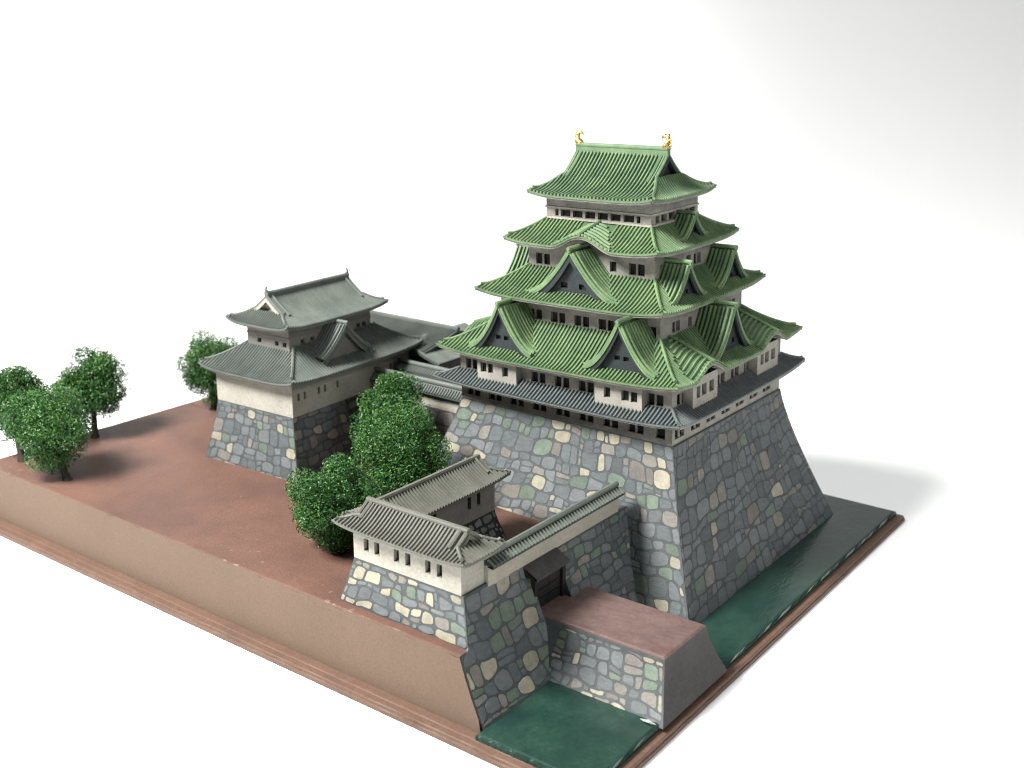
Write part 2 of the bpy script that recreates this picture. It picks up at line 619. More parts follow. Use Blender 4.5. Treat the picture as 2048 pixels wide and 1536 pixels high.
# ------------------------------------------------------------------ roofs
def rib(path, w, h, nrm, mat, xf):
    """raised half-round tile row along path; nrm(k) gives (side, up) unit vectors"""
    mb = MB(xf)
    rows = []
    for k, p in enumerate(path):
        s, u = nrm(k)
        rows.append([p - s * w, p - s * w * 0.55 + u * h, p + s * w * 0.55 + u * h, p + s * w])
    mb.grid(rows, mat)
    mb.add(rows[0], [(0, 1, 2, 3)], mat)
    mb.add(rows[-1], [(0, 1, 2, 3)], mat)
    return mb


def path_frames(path, side):
    fr = []
    for k in range(len(path)):
        t = path[min(k + 1, len(path) - 1)] - path[max(k - 1, 0)]
        t = t / (np.linalg.norm(t) + 1e-9)
        u = np.cross(side, t)
        u = u / (np.linalg.norm(u) + 1e-9)
        if u[2] < 0:
            u = -u
        fr.append((side, u))
    return lambda k: fr[k]


def arch_z(s, ar, back=0.0):
    """height of a bow-shaped arch (centre, half width, eave height, rise, backward climb)"""
    q = (s - ar[0]) / ar[1]
    if abs(q) >= 1:
        return -1e9
    return ar[2] + ar[3] * (0.5 + 0.5 * math.cos(math.pi * q)) ** 0.85 + ar[4] * back


def skirt(root, ribs, name, c, inner, outer, under, lift, conc, mat, bed, xf, pitch=0.1, arches={}, fascia=None, cut=None,
          soffit='wall', th=0.05, rib_h=0.40, label=None):
    """hipped skirt roof from inner (a,b,z) to outer eave (a,b,z), with upturned corners"""
    a1, b1, z1 = inner
    a0, b0, z0 = outer
    fascia = fascia or mat
    mb = MB(xf)
    NT = 10
    part = None
    rib_list, ridge_lines = [], []
    for side in 'frbl':
        P = frame(c, side)
        sx, ox = [np.array([*q, 0.0]) for q in SIDES[side]]
        A1, A0, D1, D0 = (a1, a0, b1, b0) if side in 'fb' else (b1, b0, a1, a0)
        wA, wD = (under[0], under[1]) if side in 'fb' else (under[1], under[0])
        ars = arches.get(side, [])

        def half(t):
            return A1 + (A0 - A1) * t

        def zf(s, t):
            g = 1 - (1 - t) ** conc
            z = z1 + (z0 - z1) * g + lift * t * t * min(1.0, abs(s) / half(t)) ** 5
            return max([z] + [arch_z(s, ar, (D0 - D1) * (1 - t)) for ar in ars])

        def pt(s, t):
            return P(s, D1 + (D0 - D1) * t, zf(s, t))
        nu = 72 if ars else 26
        us = [-1 + 2 * i / nu for i in range(nu + 1)]
        rows = [[pt(u * half(j / NT), j / NT) for u in us] for j in range(NT + 1)]
        mb.grid(rows, bed)
        # eave edge: green board, plaster band, soffit back to the wall
        e0 = rows[-1]
        e1 = [p - np.array([0, 0, th]) for p in e0]
        mb.grid([e0, e1], fascia)
        q = 0.035
        e2 = [pt(u * (half(1)), 1) - np.array([0, 0, th]) - ox * q for u in us]
        e3 = [p - np.array([0, 0, th * 1.1]) for p in e2]
        mb.grid([e1, e2, e3], soffit)
        e4 = [P(max(-wA, min(wA, u * half(1))), wD - 0.01, zf(u * half(1), 1) - th * 2.1 + 0.06) for u in us]
        mb.grid([e3, e4], soffit)
        # tile rows
        n = int(A0 / pitch)
        for k in range(-n, n + 1):
            s = (k + 0.0) * pitch
            if abs(s) > A0 - 0.03:
                continue
            t0 = 0.0 if abs(s) <= A1 else (abs(s) - A1) / (A0 - A1)
            if t0 > 0.93:
                continue
            t1 = 1.005
            segs = 7
            path = []
            for i in range(segs + 1):
                t = t0 + (t1 - t0) * i / segs
                in_arch = any(abs(s - ar[0]) < ar[1] and arch_z(s, ar, (D0 - D1) * (1 - min(t, 1))) > z1 + (z0 - z1) * (1 - (1 - min(t, 1)) ** conc) + 1e-4 for ar in ars)
                if in_arch:
                    break
                path.append(P(s, D1 + (D0 - D1) * t, zf(s, min(t, 1))))
            if len(path) < 3:
                continue
            rib_list.append((rib(path, pitch * 0.30, pitch * rib_h, path_frames(path, sx), mat, xf), side in 'fr'))
        for ar in ars:                                          # tile rows that follow the bow of the arch
            nd = int((D0 - D1) / (pitch * 1.25))
            for k in range(nd):
                d = D0 - 0.03 - k * pitch * 1.25
                t = (d - D1) / (D0 - D1)
                g = z1 + (z0 - z1) * (1 - (1 - t) ** conc)
                path = [P(s, d, arch_z(s, ar, D0 - d)) for s in np.linspace(ar[0] - ar[1] * 0.97, ar[0] + ar[1] * 0.97, 25) if arch_z(s, ar, D0 - d) > g]
                if len(path) > 3:
                    rib_list.append((rib(path, pitch * 0.36, pitch * rib_h, path_frames(path, ox), mat, xf), side in 'fr'))
            # crest of the arch
            d1 = D0
            while d1 > D1 and ar[2] + ar[3] + ar[4] * (D0 - d1) > z1 + (z0 - z1) * (1 - (1 - (d1 - D1) / (D0 - D1)) ** conc):
                d1 -= 0.03
            ridge_lines.append(([P(ar[0], D0 + 0.03, ar[2] + ar[3] + 0.03), P(ar[0], (D0 + d1) / 2, ar[2] + ar[3] + 0.03 + ar[4] * (D0 - d1) / 2), P(ar[0], d1, ar[2] + ar[3] + 0.03 + ar[4] * (D0 - d1))], 0.05))
            # rolled tile ends and bargeboard along the arch mouth
            for s in np.linspace(ar[0] - ar[1] * 0.9, ar[0] + ar[1] * 0.9, 15):
                path = [P(s, D0 + 0.02, arch_z(s, ar) + 0.012), P(s, D0 - 0.1, arch_z(s, ar) + 0.012), P(s, D0 - 0.12, arch_z(s, ar) + 0.01)]
                rib_list.append((rib(path, 0.03, 0.035, path_frames(path, sx), mat, xf), side in 'fr'))
        # hip ridge of this side's right-hand corner
        hip = [pt(half(t), t) + np.array([0, 0, 0.035]) for t in np.linspace(0, 0.88, 9)]
        hip[-1] = hip[-1] + np.array([0, 0, 0.03])
        ridge_lines.append((hip, 0.045))
    part = build(mb, name, root)
    if label:
        part["label"] = label
    for mbr, fac in rib_list:
        ribs.add(mbr, part, fac)
    for line, r in ridge_lines:
        rb = MB(xf)
        rb.tube(line[:-1] + [line[-1]], r, mat, sides=6)
        build(rb, "hip_ridge", part)
    return part


def dormer(root, ribs, c, side, s0, dface, dback, w, zapex, zfoot, mat, bed, xf, wins=(), panel='slate', board='slate', pitch=0.1, conc=1.75,
           edge=None, ridge_r=0.06):
    """triangular gable with curved slopes riding on a skirt roof"""
    P0 = frame(c, side)
    P = lambda s, d, z: P0(s0 + s, d, z)
    sx, ox = [np.array([*q, 0.0]) for q in SIDES[side]]
    edge = edge or mat
    NQ = 10
    zq = lambda q: zapex - (zapex - zfoot) * (1 - (1 - q) ** conc)
    mb = MB(xf)
    qs = [i / NQ for i in range(NQ + 1)]
    for sg in (-1, 1):
        f = [P(sg * w * q, dface, zq(q)) for q in qs]
        b = [P(sg * w * q, dback, zq(q)) for q in qs]
        mb.grid([f, b], bed)
        f2 = [p - np.array([0, 0, 0.085]) for p in f]
        mb.grid([f, f2], edge)
        f3 = [p - ox * 0.05 for p in f2]
        mb.grid([f2, f3], edge)
    part = build(mb, "dormer_roof", root)
    # bargeboards
    for sg in (-1, 1):
        m2 = MB(xf)
        hw = 0.13 * w + 0.03
        top = [P(sg * w * q, dface - 0.03, zq(q) - 0.08) for q in qs[:-1]]
        bot = [P(sg * w * q, dface - 0.03, zq(q) - 0.08 - hw) for q in qs[:-1]]
        back = [p - ox * 0.06 for p in bot]
        m2.grid([top, bot, back], board)
        build(m2, "bargeboard", part)
    # gable wall with its openings
    d = dface - 0.17
    brk = sorted(set([-w * 0.97 + 2 * w * 0.97 * i / 24 for i in range(25)] + [x for s, z, ww, h, *_ in wins for x in (s - ww / 2, s + ww / 2)]))
    m3 = MB(xf)
    zt = lambda s: zq(abs(s) / w) - 0.05
    zb = zfoot - 0.25
    for i in range(len(brk) - 1):
        s1, s2 = brk[i], brk[i + 1]
        wi = [q for q in wins if abs((s1 + s2) / 2 - q[0]) < q[2] / 2]
        if not wi:
            m3.quad(P(s1, d, zb), P(s2, d, zb), P(s2, d, zt(s2)), P(s1, d, zt(s1)), panel)
        else:
            z, h = wi[0][1], wi[0][3]
            m3.quad(P(s1, d, zb), P(s2, d, zb), P(s2, d, z - h / 2), P(s1, d, z - h / 2), panel)
            m3.quad(P(s1, d, z + h / 2), P(s2, d, z + h / 2), P(s2, d, zt(s2)), P(s1, d, zt(s1)), panel)
    build(m3, "gable_panel", part)
    for q in wins:
        window(part, P, d, (*q[:4], 0), panel, xf, depth=0.08)
    # tile rows
    n = int((dface - 0.02 - dback) / pitch)
    for sg in (-1, 1):
        for k in range(n + 1):
            dd = dface - 0.05 - k * pitch
            fat = 1.35 if k == 1 else 1.0
            path = [P(sg * w * q, dd, zq(q)) for q in np.linspace(0.04, 1.0, 9)]
            vis = (side == 'f' and sg > 0) or (side == 'r' and sg < 0) or (side == 'f')
            ribs.add(rib(path, pitch * 0.30 * fat, pitch * 0.5 * fat, path_frames(path, ox), mat, xf), part, vis)
    m4 = MB(xf)
    m4.tube([P(0, dface + 0.02, zapex + 0.035), P(0, (dface + dback) / 2, zapex + 0.035), P(0, dback, zapex + 0.035)], ridge_r, mat, sides=8)
    build(m4, "ridge", part)
    m5 = MB(xf)
    for e, z in ((0.045, 0.06), (0.03, 0.0)):
        m5.tube([P(0, dface - 0.02, zapex + z - 0.02), P(0, dface + e, zapex + z - 0.02)], [0.06, 0.05], mat, sides=8)
    build(m5, "ridge_end_tile", part)
    return part


def irimoya(root, ribs, name, c, axis, a0, b0, z0, zr, g, tg, lift, conc, mat, bed, xf, under, pitch=0.1, panel='slate', board='slate',
            ridge_h=0.18, ridge_w=0.075, soffit='wall', gl=None, th=0.05, rib_h=0.55):
    """hip-and-gable roof; axis 'x' or 'y' is the ridge direction, a0 half length along it, b0 half width"""
    sides = {'x': ('f', 'r', 'b', 'l'), 'y': ('r', 'b', 'l', 'f')}[axis]
    mb = MB(xf)
    zt = lambda t: zr + (z0 - zr) * (1 - (1 - t) ** conc)
    L = lambda t: g if t <= tg else g + (a0 - g) * (t - tg) / (1 - tg)
    rl, ridges = [], []
    for k, side in enumerate(sides):
        P = frame(c, side)
        sx, ox = [np.array([*q, 0.0]) for q in SIDES[side]]
        main = k % 2 == 0
        if main:
            half = L
            dist = lambda t: b0 * t
            t_in, wA, wD = 0.0, under[0], under[1]
        else:
            half = lambda t: b0 * t
            dist = L
            t_in, wA, wD = tg, under[1], under[0]

        def z(s, t):
            tt = max(0.0, (t - tg) / (1 - tg))
            return zt(t) + lift * tt * tt * min(1, abs(s) / half(t)) ** 5

        def pt(s, t):
            dd = dist(t)
            if not main and t <= tg + 1e-6:
                dd = g - 0.12
            return P(s, dd, z(s, t))
        ts = sorted(set(list(np.linspace(t_in, tg, 6)) + list(np.linspace(tg, 1, 9)))) if main else list(np.linspace(tg, 1, 9))
        us = [-1 + 2 * i / 24 for i in range(25)]
        rows = [[pt(u * half(t), t) for u in us] for t in ts]
        mb.grid(rows, bed)
        e0 = rows[-1]
        e1 = [p - np.array([0, 0, th]) for p in e0]
        mb.grid([e0, e1], mat)
        e2 = [p - ox * 0.035 for p in e1]
        e3 = [p - np.array([0, 0, th]) for p in e2]
        e4 = [P(max(-wA, min(wA, u * half(1))), wD - 0.01, z(u * half(1), 1) - 2 * th + 0.05) for u in us]
        mb.grid([e1, e2, e3, e4], soffit)
        n = int(half(1) / pitch)
        for i in range(-n, n + 1):
            s = i * pitch
            if abs(s) > half(1) - 0.03:
                continue
            if main:
                t0 = 0.03 if abs(s) < g - 0.03 else tg + (1 - tg) * (abs(s) - g) / (a0 - g)
            else:
                t0 = max(tg, abs(s) / b0)
            if t0 > 0.95:
                continue
            path = [P(s, dist(t), z(s, min(t, 1))) for t in np.linspace(t0, 1.006, 9)]
            rl.append((rib(path, pitch * 0.30, pitch * rib_h, path_frames(path, sx), mat, xf), side in 'fr'))
        hip = [pt(half(t), t) + np.array([0, 0, 0.035]) for t in np.linspace(tg, 0.9, 8)]
        hip[-1] = hip[-1] + np.array([0, 0, 0.03])
        ridges.append((hip, 0.042))
        if main:
            for sg in (-1, 1):
                ridges.append(([P(sg * (g - 0.17), dist(t), z(g - 0.17, t) + 0.05) for t in np.linspace(0.05, tg + 0.12, 8)], 0.05))
                ridges.append(([P(sg * (g - 0.02), dist(t), z(g, t) + 0.015) for t in np.linspace(0.02, tg, 8)], 0.045))
    part = build(mb, name, root)
    for r_, fac in rl:
        ribs.add(r_, part, fac)
    for line, r in ridges:
        q = MB(xf)
        q.tube(line, r, mat)
        build(q, "hip_ridge", part)
    # gable triangles with bargeboards
    for k in (1, 3):
        P = frame(c, sides[k])
        sx, ox = [np.array([*q, 0.0]) for q in SIDES[sides[k]]]
        d = g - 0.14
        ss = np.linspace(-b0 * tg, b0 * tg, 21)
        m3 = MB(xf)
        m3.grid([[P(s, d, zt(tg) - 0.1) for s in ss], [P(s, d, zt(abs(s) / b0) - 0.03) for s in ss]], panel)
        o = build(m3, "gable_panel", part)
        if gl:
            o["label"] = gl
        for sg in (-1, 1):
            q = MB(xf)
            tt = np.linspace(0, tg, 8)
            top = [P(sg * b0 * t, g + 0.032, zt(t) - 0.035) for t in tt]
            bot = [P(sg * b0 * t, g + 0.032, zt(t) - 0.15) for t in tt]
            q.grid([[p - ox * 0.06 for p in top], top], board)
            q.grid([top, bot, [p - ox * 0.12 for p in bot]], board)
            build(q, "bargeboard", part)
    # main ridge
    P = frame(c, sides[0])
    q = MB(xf)
    lo, hi, w = zr - 0.06, zr + ridge_h, ridge_w
    prof = [(-w, lo), (-w * 1.0, hi - 0.09), (-w * 1.25, hi - 0.08), (-w * 1.25, hi - 0.04), (-w * 0.75, hi), (w * 0.75, hi), (w * 1.25, hi - 0.04), (w * 1.25, hi - 0.08), (w, hi - 0.09), (w, lo)]
    for s in (-1, 1):
        pass
    q.grid([[P(s, d, zz) for d, zz in prof] for s in (-(g + 0.01), 0, g + 0.01)], mat)
    for s in (-(g + 0.01), g + 0.01):
        q.add([P(s, d, zz) for d, zz in prof], [tuple(range(len(prof)))], mat)
    build(q, "ridge", part)
    return part


# ================================================================== THE SETTING
# white paper sweep: floor that curves up far behind the model
fx, fy = -0.6, 0.8
rows = []
prof = [(-120.0, 0.0), (0.0, 0.0), (45.0, 0.0)]
for k in range(1, 33):
    a = math.pi / 2 * k / 32
    prof.append((45 + 85 * math.sin(a), 85 - 85 * math.cos(a)))
prof.append((130.0, 140.0))
for s in (-200, 200):
    rows.append([(fx * d + fy * s, fy * d - fx * s, z - 0.004) for d, z in prof])
bk = MB()
bk.grid(rows, 'white')
o = build(bk, "backdrop", None, smooth=True)
o["kind"] = "structure"

# display plinth with stepped brown edge
WZ, T = 0.36, 1.7
base = thing("display_base", "brown stepped display plinth under the whole castle model", "plinth", (-11, 8.5, 0))


def ring(mb, prof, mat, x0=-22.3, x1=0.0, y0=0.0, y1=17.0, wob=0.0):
    """profile (inset, z) run round the rectangle"""
    cols = []
    for i, (ins, z) in enumerate(prof):
        a = []
        for (p, q) in (((x0, y0), (x1, y0)), ((x1, y0), (x1, y1)), ((x1, y1), (x0, y1)), ((x0, y1), (x0, y0))):
            n = 60
            for k in range(n):
                x, y = p[0] + (q[0] - p[0]) * k / n, p[1] + (q[1] - p[1]) * k / n
                j = ins + (wob * math.sin(k * 1.7 + i * 2 + p[0]) * math.sin(k * 0.37 + p[1]) if 0 < i else 0)
                x = min(max(x, x0 + j), x1 - j)
                y = min(max(y, y0 + j), y1 - j)
                a.append((x, y, z))
        cols.append(a)
    mb.grid(cols, mat, closed=True)


bm = MB()
ring(bm, [(0.015, 0.0), (0.0, 0.015), (0.0, 0.1), (0.012, 0.115), (0.03, 0.122), (0.04, 0.18), (0.055, 0.195), (0.2, 0.2), (0.23, 0.215), (0.5, 0.235)], 'lip', wob=0.006)
build(bm, "plinth_moulding", base)

# moat: a glossy slab lying on the plinth, rounded at its edges
wm = MB()
ring(wm, [(0.22, 0.12), (0.22, 0.3), (0.245, 0.345), (0.29, WZ)], 'water', x0=-3.24, wob=0.008)
wm.quad((-2.95, 0.29, WZ), (-0.29, 0.29, WZ), (-0.29, 16.71, WZ), (-2.95, 16.71, WZ), 'water')
wm.quad((-8.0, 14.5, WZ), (-2.95, 14.5, WZ), (-2.95, 16.71, WZ), (-8.0, 16.71, WZ), 'water')
o = build(wm, "water", None)
o["kind"] = "structure"


def ramp_x(z):
    q = z - 0.35
    return -3.0 - 0.64 * q + 0.075 * q * q


# raised ground with its smooth tan side
gm = MB()
xe = ramp_x(T)
nx = 50
rows = []
for j in range(5):
    z = 0.12 + (T - 0.12) * j / 4
    yy = 0.43 + 0.17 * (z - 0.35) / 1.35
    rows.append([(-21.98 + (ramp_x(max(z, 0.35)) + 21.98 - 0.02) * i / nx, yy, z) for i in range(nx + 1)])
gm.grid(rows, 'tan')
gm.quad((-21.98, 16.6, 0.12), (-21.98, 0.43, 0.12), (-21.98, 0.6, T), (-21.98, 16.6, T), 'tan')
o = build(gm, "embankment", None)
o["kind"] = "structure"
gt = MB()
xs = np.linspace(-21.98, -4.5, 60)
ys = np.concatenate([[0.6, 0.66, 0.75], np.linspace(0.9, 8.0, 28), [10, 13, 16.6]])
hz = lambda x, y: T + 0.02 * math.sin(x * 1.3 + y) * math.sin(y * 1.9) * min(1, (y - 0.6) * 1.5) - (0.03 if y < 0.62 else 0.0)
gt.grid([[(x, y + (0.012 * math.sin(x * 5.3) + 0.008 * math.sin(x * 11.7) if y < 0.62 else 0), hz(x, y)) for x in xs] for y in ys if y <= 8.0], 'ground')
gt.grid([[(x, y + (0.012 * math.sin(x * 5.3) + 0.008 * math.sin(x * 11.7) if y < 0.62 else 0), hz(x, y)) for x in np.linspace(-4.5, xe, 6)] for y in (0.6, 0.66, 0.75, 1.0)], 'ground')
gt.grid([[(x, y, T) for x in (-21.98, -12.0, -7.0)] for y in (8.0, 16.6)], 'ground')
gt.quad((-12.0, 16.6, 0.1), (-12.0, 16.6, T), (-7.0, 16.6, T), (-7.0, 16.6, 0.1), 'tan')
o = build(gt, "ground", None)
o["kind"] = "structure"

# ================================================================== CASTLE KEEP
CX, CY = -6.51, 11.28
KC = (CX, CY)
keep = thing("castle_keep", "tall five-storey castle keep with green tiled roofs on a flared stone base", "castle keep", (CX, CY, 0.36))


def kxf(p):
    p = np.array(p, float)
    h = np.maximum(p[:, 2] - 4.2, 0)
    r = (p[:, 0] - CX) * 0.8 + (p[:, 1] - CY) * 0.6
    q = p.copy()
    q[:, 0] -= 0.0255 * h
    q[:, 1] -= 0.0255 * h
    q[:, 2] += 0.02 * r * np.clip((p[:, 2] - 4.3) / 1.0, 0, 1)
    return q


kst = Pieces(keep, "stone", 300)
krib = Pieces(keep, "tile_rib", 300, min_px=12)
# flared stone base
bx0, bx1, by0, by1 = -11.45, -1.6, 6.6, 15.45
tx0, tx1, ty0, ty1 = -9.86, -3.13, 8.16, 14.38
zb, zt_ = 0.3, 4.21
kb = MB()
faces = {
    'f': batter_face((bx0, by0, zb), (bx1, by0, zb), (tx0, ty0, zt_), (tx1, ty0, zt_), 1.22),
    'r': batter_face((bx1, by0, zb), (bx1, by1, zb), (tx1, ty0, zt_), (tx1, ty1, zt_), 1.22),
    'b': batter_face((bx1, by1, zb), (bx0, by1, zb), (tx1, ty1, zt_), (tx0, ty1, zt_), 1.22),
    'l': batter_face((bx0, by1, zb), (bx0, by0, zb), (tx0, ty1, zt_), (tx0, ty0, zt_), 1.22)}
for f in faces.values():
    face_mesh(kb, f, 'mortar', 10, 14)
kb.quad((tx0, ty0, zt_), (tx1, ty0, zt_), (tx1, ty1, zt_), (tx0, ty1, zt_), 'mortar')
kbase = build(kb, "stone_base", keep)
for s, sd in (('f', 3), ('r', 8)):
    F = faces[s]
    pal = [('stone_grey', 38), ('stone_slate', 26), ('stone_cream', 12), ('stone_green', 9), ('stone_mauve', 14)] if s == 'f' else [('stone_grey', 40), ('stone_slate', 40), ('stone_cream', 0.5), ('stone_green', 8), ('stone_mauve', 12)]
    kp = (lambda x, y: not (x < 6.9 and y < 1.15)) if s == 'f' else None
    stones(kst, kbase, F, F.W, F.H, 0.43 if s == 'f' else 0.46, gap=0.016, pal=pal, seed=sd, keep=kp, slope=0.0 if s == 'f' else 0.05)
F = faces['l']
stones(kst, kbase, F, F.W, F.H, 0.5, gap=0.015, seed=5, facing=False)

WP = 0.46
s0f = [(-2.92 + 0.745 * i, 4.49, WP, 0.28) for i in range(8)] + [(3.0, 4.49, 0.27, 0.28, 0)]
s0r = [(-2.73 + 0.83 * i, 4.49, WP + 0.02, 0.28) for i in range(7)]
storey(keep, "ground_storey", KC, 3.34, 3.10, 4.2, 5.02, {'f': s0f, 'r': s0r, 'l': s0f[1:7]}, 'wall', kxf)
skirt(keep, krib, "pent_roof", KC, (3.34, 3.12, 5.15), (3.85, 3.68, 4.86), (3.34, 3.1), 0.12, 1.1, 'pent', 'pent_bed', kxf, pitch=0.112, th=0.045,
      label="dark grey pent roof around the keep's foot")
s1f = [(-2.93, 5.32, 0.4, 0.3), (-0.68, 5.3, WP, 0.3), (0.08, 5.3, WP, 0.3), (0.83, 5.3, WP, 0.3), (2.86, 5.32, WP, 0.3)]
s1r = [(-2.62, 5.32, 0.5, 0.3), (-0.55, 5.3, 0.44, 0.3), (0.26, 5.3, 0.44, 0.28), (0.95, 5.3, 0.3, 0.28)]
storey(keep, "first_storey", KC, 3.33, 3.11, 5.05, 5.95, {'f': s1f, 'r': s1r}, 'wall', kxf)


def bay(side, s0, s1, d0, d1, z0, z1, wins):
    """projecting plaster bay with its own openings"""
    P = frame(KC, side)
    mb = MB(kxf)
    wall_face(mb, P, (s0, s1), d1, z0, z1, wins, 'bay')
    for s in (s0, s1):
        mb.quad(P(s, d0, z0), P(s, d1, z0), P(s, d1, z1), P(s, d0, z1), 'bay')
    mb.quad(P(s0, d0, z0), P(s1, d0, z0), P(s1, d1, z0), P(s0, d1, z0), 'bay')
    o = build(mb, "projecting_bay", keep)
    for w in wins:
        window(o, P, d1, w, 'bay', kxf)


bay('f', -2.54, -1.23, 3.05, 3.35, 5.0, 5.74, [(-2.22, 5.38, 0.42, 0.28), (-1.6, 5.36, 0.19, 0.28, 0)])
bay('f', 1.24, 2.62, 3.05, 3.35, 5.0, 5.74, [(1.61, 5.36, 0.19, 0.28, 0), (2.26, 5.36, 0.46, 0.28)])
for c0 in (-1.85, 1.76):
    bay('r', c0 - 0.65, c0 + 0.65, 3.28, 3.57, 5.04, 5.78, [(c0 - 0.36, 5.42, 0.19, 0.3, 0), (c0 - 0.06, 5.42, 0.24, 0.3, 0), (c0 + 0.33, 5.42, 0.24, 0.3, 0)])

ar1 = {'r': [(-1.83, 0.88, 5.79, 0.34, 0.36), (1.85, 0.88, 5.79, 0.34, 0.36)], 'l': [(-1.83, 0.88, 5.79, 0.34, 0.36), (1.85, 0.88, 5.79, 0.34, 0.36)]}
skirt(keep, krib, "lowest_green_roof", KC, (2.49, 2.24, 6.6), (3.76, 3.61, 5.78), (3.33, 3.1), 0.14, 1.35, 'green', 'green_bed', kxf, pitch=0.112, arches=ar1)
for s in (-1.74, 1.97):
    dormer(keep, krib, KC, 'f', s, 3.40, 2.0, 1.03, 7.2, 5.98, 'green', 'green_bed', kxf,
           wins=[(-0.13, 6.27, 0.16, 0.12), (0.13, 6.27, 0.16, 0.12)], pitch=0.125)
dormer(keep, krib, KC, 'r', -0.1, 3.5, 2.3, 1.05, 7.2, 5.98, 'green', 'green_bed', kxf,
       wins=[(-0.27, 6.22, 0.14, 0.14), (0.2, 6.22, 0.14, 0.14)], pitch=0.125)
dormer(keep, krib, KC, 'l', 0.1, 3.5, 2.3, 1.05, 7.2, 5.98, 'green', 'green_bed', kxf, pitch=0.125)

s2f = [(-2.1 + 0.755 * i - 0.02, 6.77, WP, 0.28) for i in range(6)] + [(2.27, 6.77, 0.22, 0.28, 0)]
s2r = [(-1.45, 6.79, 0.4, 0.28), (-0.72, 6.77, 0.2, 0.26, 0), (0.2, 6.77, 0.4, 0.26), (0.95, 6.77, 0.4, 0.26), (1.66, 6.79, 0.36, 0.26)]
storey(keep, "second_storey", KC, 2.5, 2.25, 6.5, 7.55, {'f': s2f, 'r': s2r}, 'wall', kxf)
skirt(keep, krib, "second_green_roof", KC, (1.96, 1.62, 7.95), (2.92, 2.88, 7.33), (2.5, 2.25), 0.14, 1.35, 'green', 'green_bed', kxf, pitch=0.112)
dormer(keep, krib, KC, 'f', 0.0, 2.58, 1.4, 1.45, 8.68, 7.42, 'green', 'green_bed', kxf,
       wins=[(-0.28, 7.72, 0.22, 0.15), (0.29, 7.72, 0.22, 0.15)], pitch=0.125)
for s in (-1.12, 1.38):
    dormer(keep, krib, KC, 'r', s, 2.72, 1.75, 0.96, 8.38, 7.44, 'green', 'green_bed', kxf,
           wins=[(-0.12, 7.62, 0.12, 0.13), (0.1, 7.62, 0.12, 0.13)], pitch=0.12)
    dormer(keep, krib, KC, 'l', -s, 2.72, 1.75, 0.96, 8.38, 7.44, 'green', 'green_bed', kxf, pitch=0.12)

storey(keep, "third_storey", KC, 1.97, 1.63, 7.85, 8.9,
       {'f': [(-1.5, 8.16, 0.46, 0.3), (0.73, 8.17, 0.2, 0.27, 0), (1.44, 8.17, 0.47, 0.3)], 'r': [(-1.2, 8.17, 0.3, 0.26, 0), (0.13, 8.2, 0.24, 0.26, 0), (0.61, 8.17, 0.4, 0.28)]}, 'wall', kxf)
skirt(keep, krib, "third_green_roof", KC, (1.62, 1.22, 9.2), (2.38, 2.24, 8.68), (1.97, 1.63), 0.12, 1.3, 'green', 'green_bed', kxf, pitch=0.112,
      arches={'f': [(0.1, 0.92, 8.69, 0.33, 0.2)], 'b': [(-0.1, 0.92, 8.69, 0.33, 0.2)]})
dormer(keep, krib, KC, 'r', 0.1, 2.2, 1.4, 0.72, 9.42, 8.82, 'green', 'green_bed', kxf, pitch=0.12)
dormer(keep, krib, KC, 'l', -0.1, 2.2, 1.4, 0.72, 9.42, 8.82, 'green', 'green_bed', kxf, pitch=0.12)

# top storey: a band of openings between plaster rails
tw = [(-1.29, 9.38, 0.11, 0.18, 0), (-1.01, 9.38, 0.31, 0.18, 0), (-0.62, 9.38, 0.31, 0.18, 0), (-0.225, 9.38, 0.31, 0.18, 0), (0.17, 9.38, 0.31, 0.18, 0),
      (0.56, 9.38, 0.31, 0.18, 0), (0.96, 9.38, 0.32, 0.18, 0), (1.25, 9.38, 0.11, 0.18, 0)]
twr = [(-0.92, 9.38, 0.2, 0.18, 0), (-0.59, 9.38, 0.28, 0.18, 0), (-0.17, 9.38, 0.34, 0.18, 0), (0.25, 9.38, 0.34, 0.18, 0), (0.62, 9.38, 0.2, 0.18, 0), (0.91, 9.38, 0.3, 0.18, 0)]
top = storey(keep, "top_storey", KC, 1.63, 1.23, 9.2, 10.0, {'f': tw, 'r': twr}, 'wall', kxf)
for z0, z1, e in ((9.22, 9.27, 0.035), (9.50, 9.545, 0.03)):
    rl = MB(kxf)
    for side in 'frbl':
        P = frame(KC, side)
        A, d = (1.63, 1.23) if side in 'fb' else (1.23, 1.63)
        rl.grid([[P(-A - e, d, z0), P(A + e, d, z0)], [P(-A - e, d + e, z0), P(A + e, d + e, z0)], [P(-A - e, d + e, z1), P(A + e, d + e, z1)], [P(-A - e, d, z1), P(A + e, d, z1)]], 'wall_pale')
    build(rl, "rail", top)
irimoya(keep, krib, "top_green_roof", KC, 'x', 1.93, 1.72, 9.9, 10.93, 1.42, 0.36, 0.12, 1.7, 'green_top', 'green_bed', kxf, (1.63, 1.23), pitch=0.112, ridge_h=0.2)


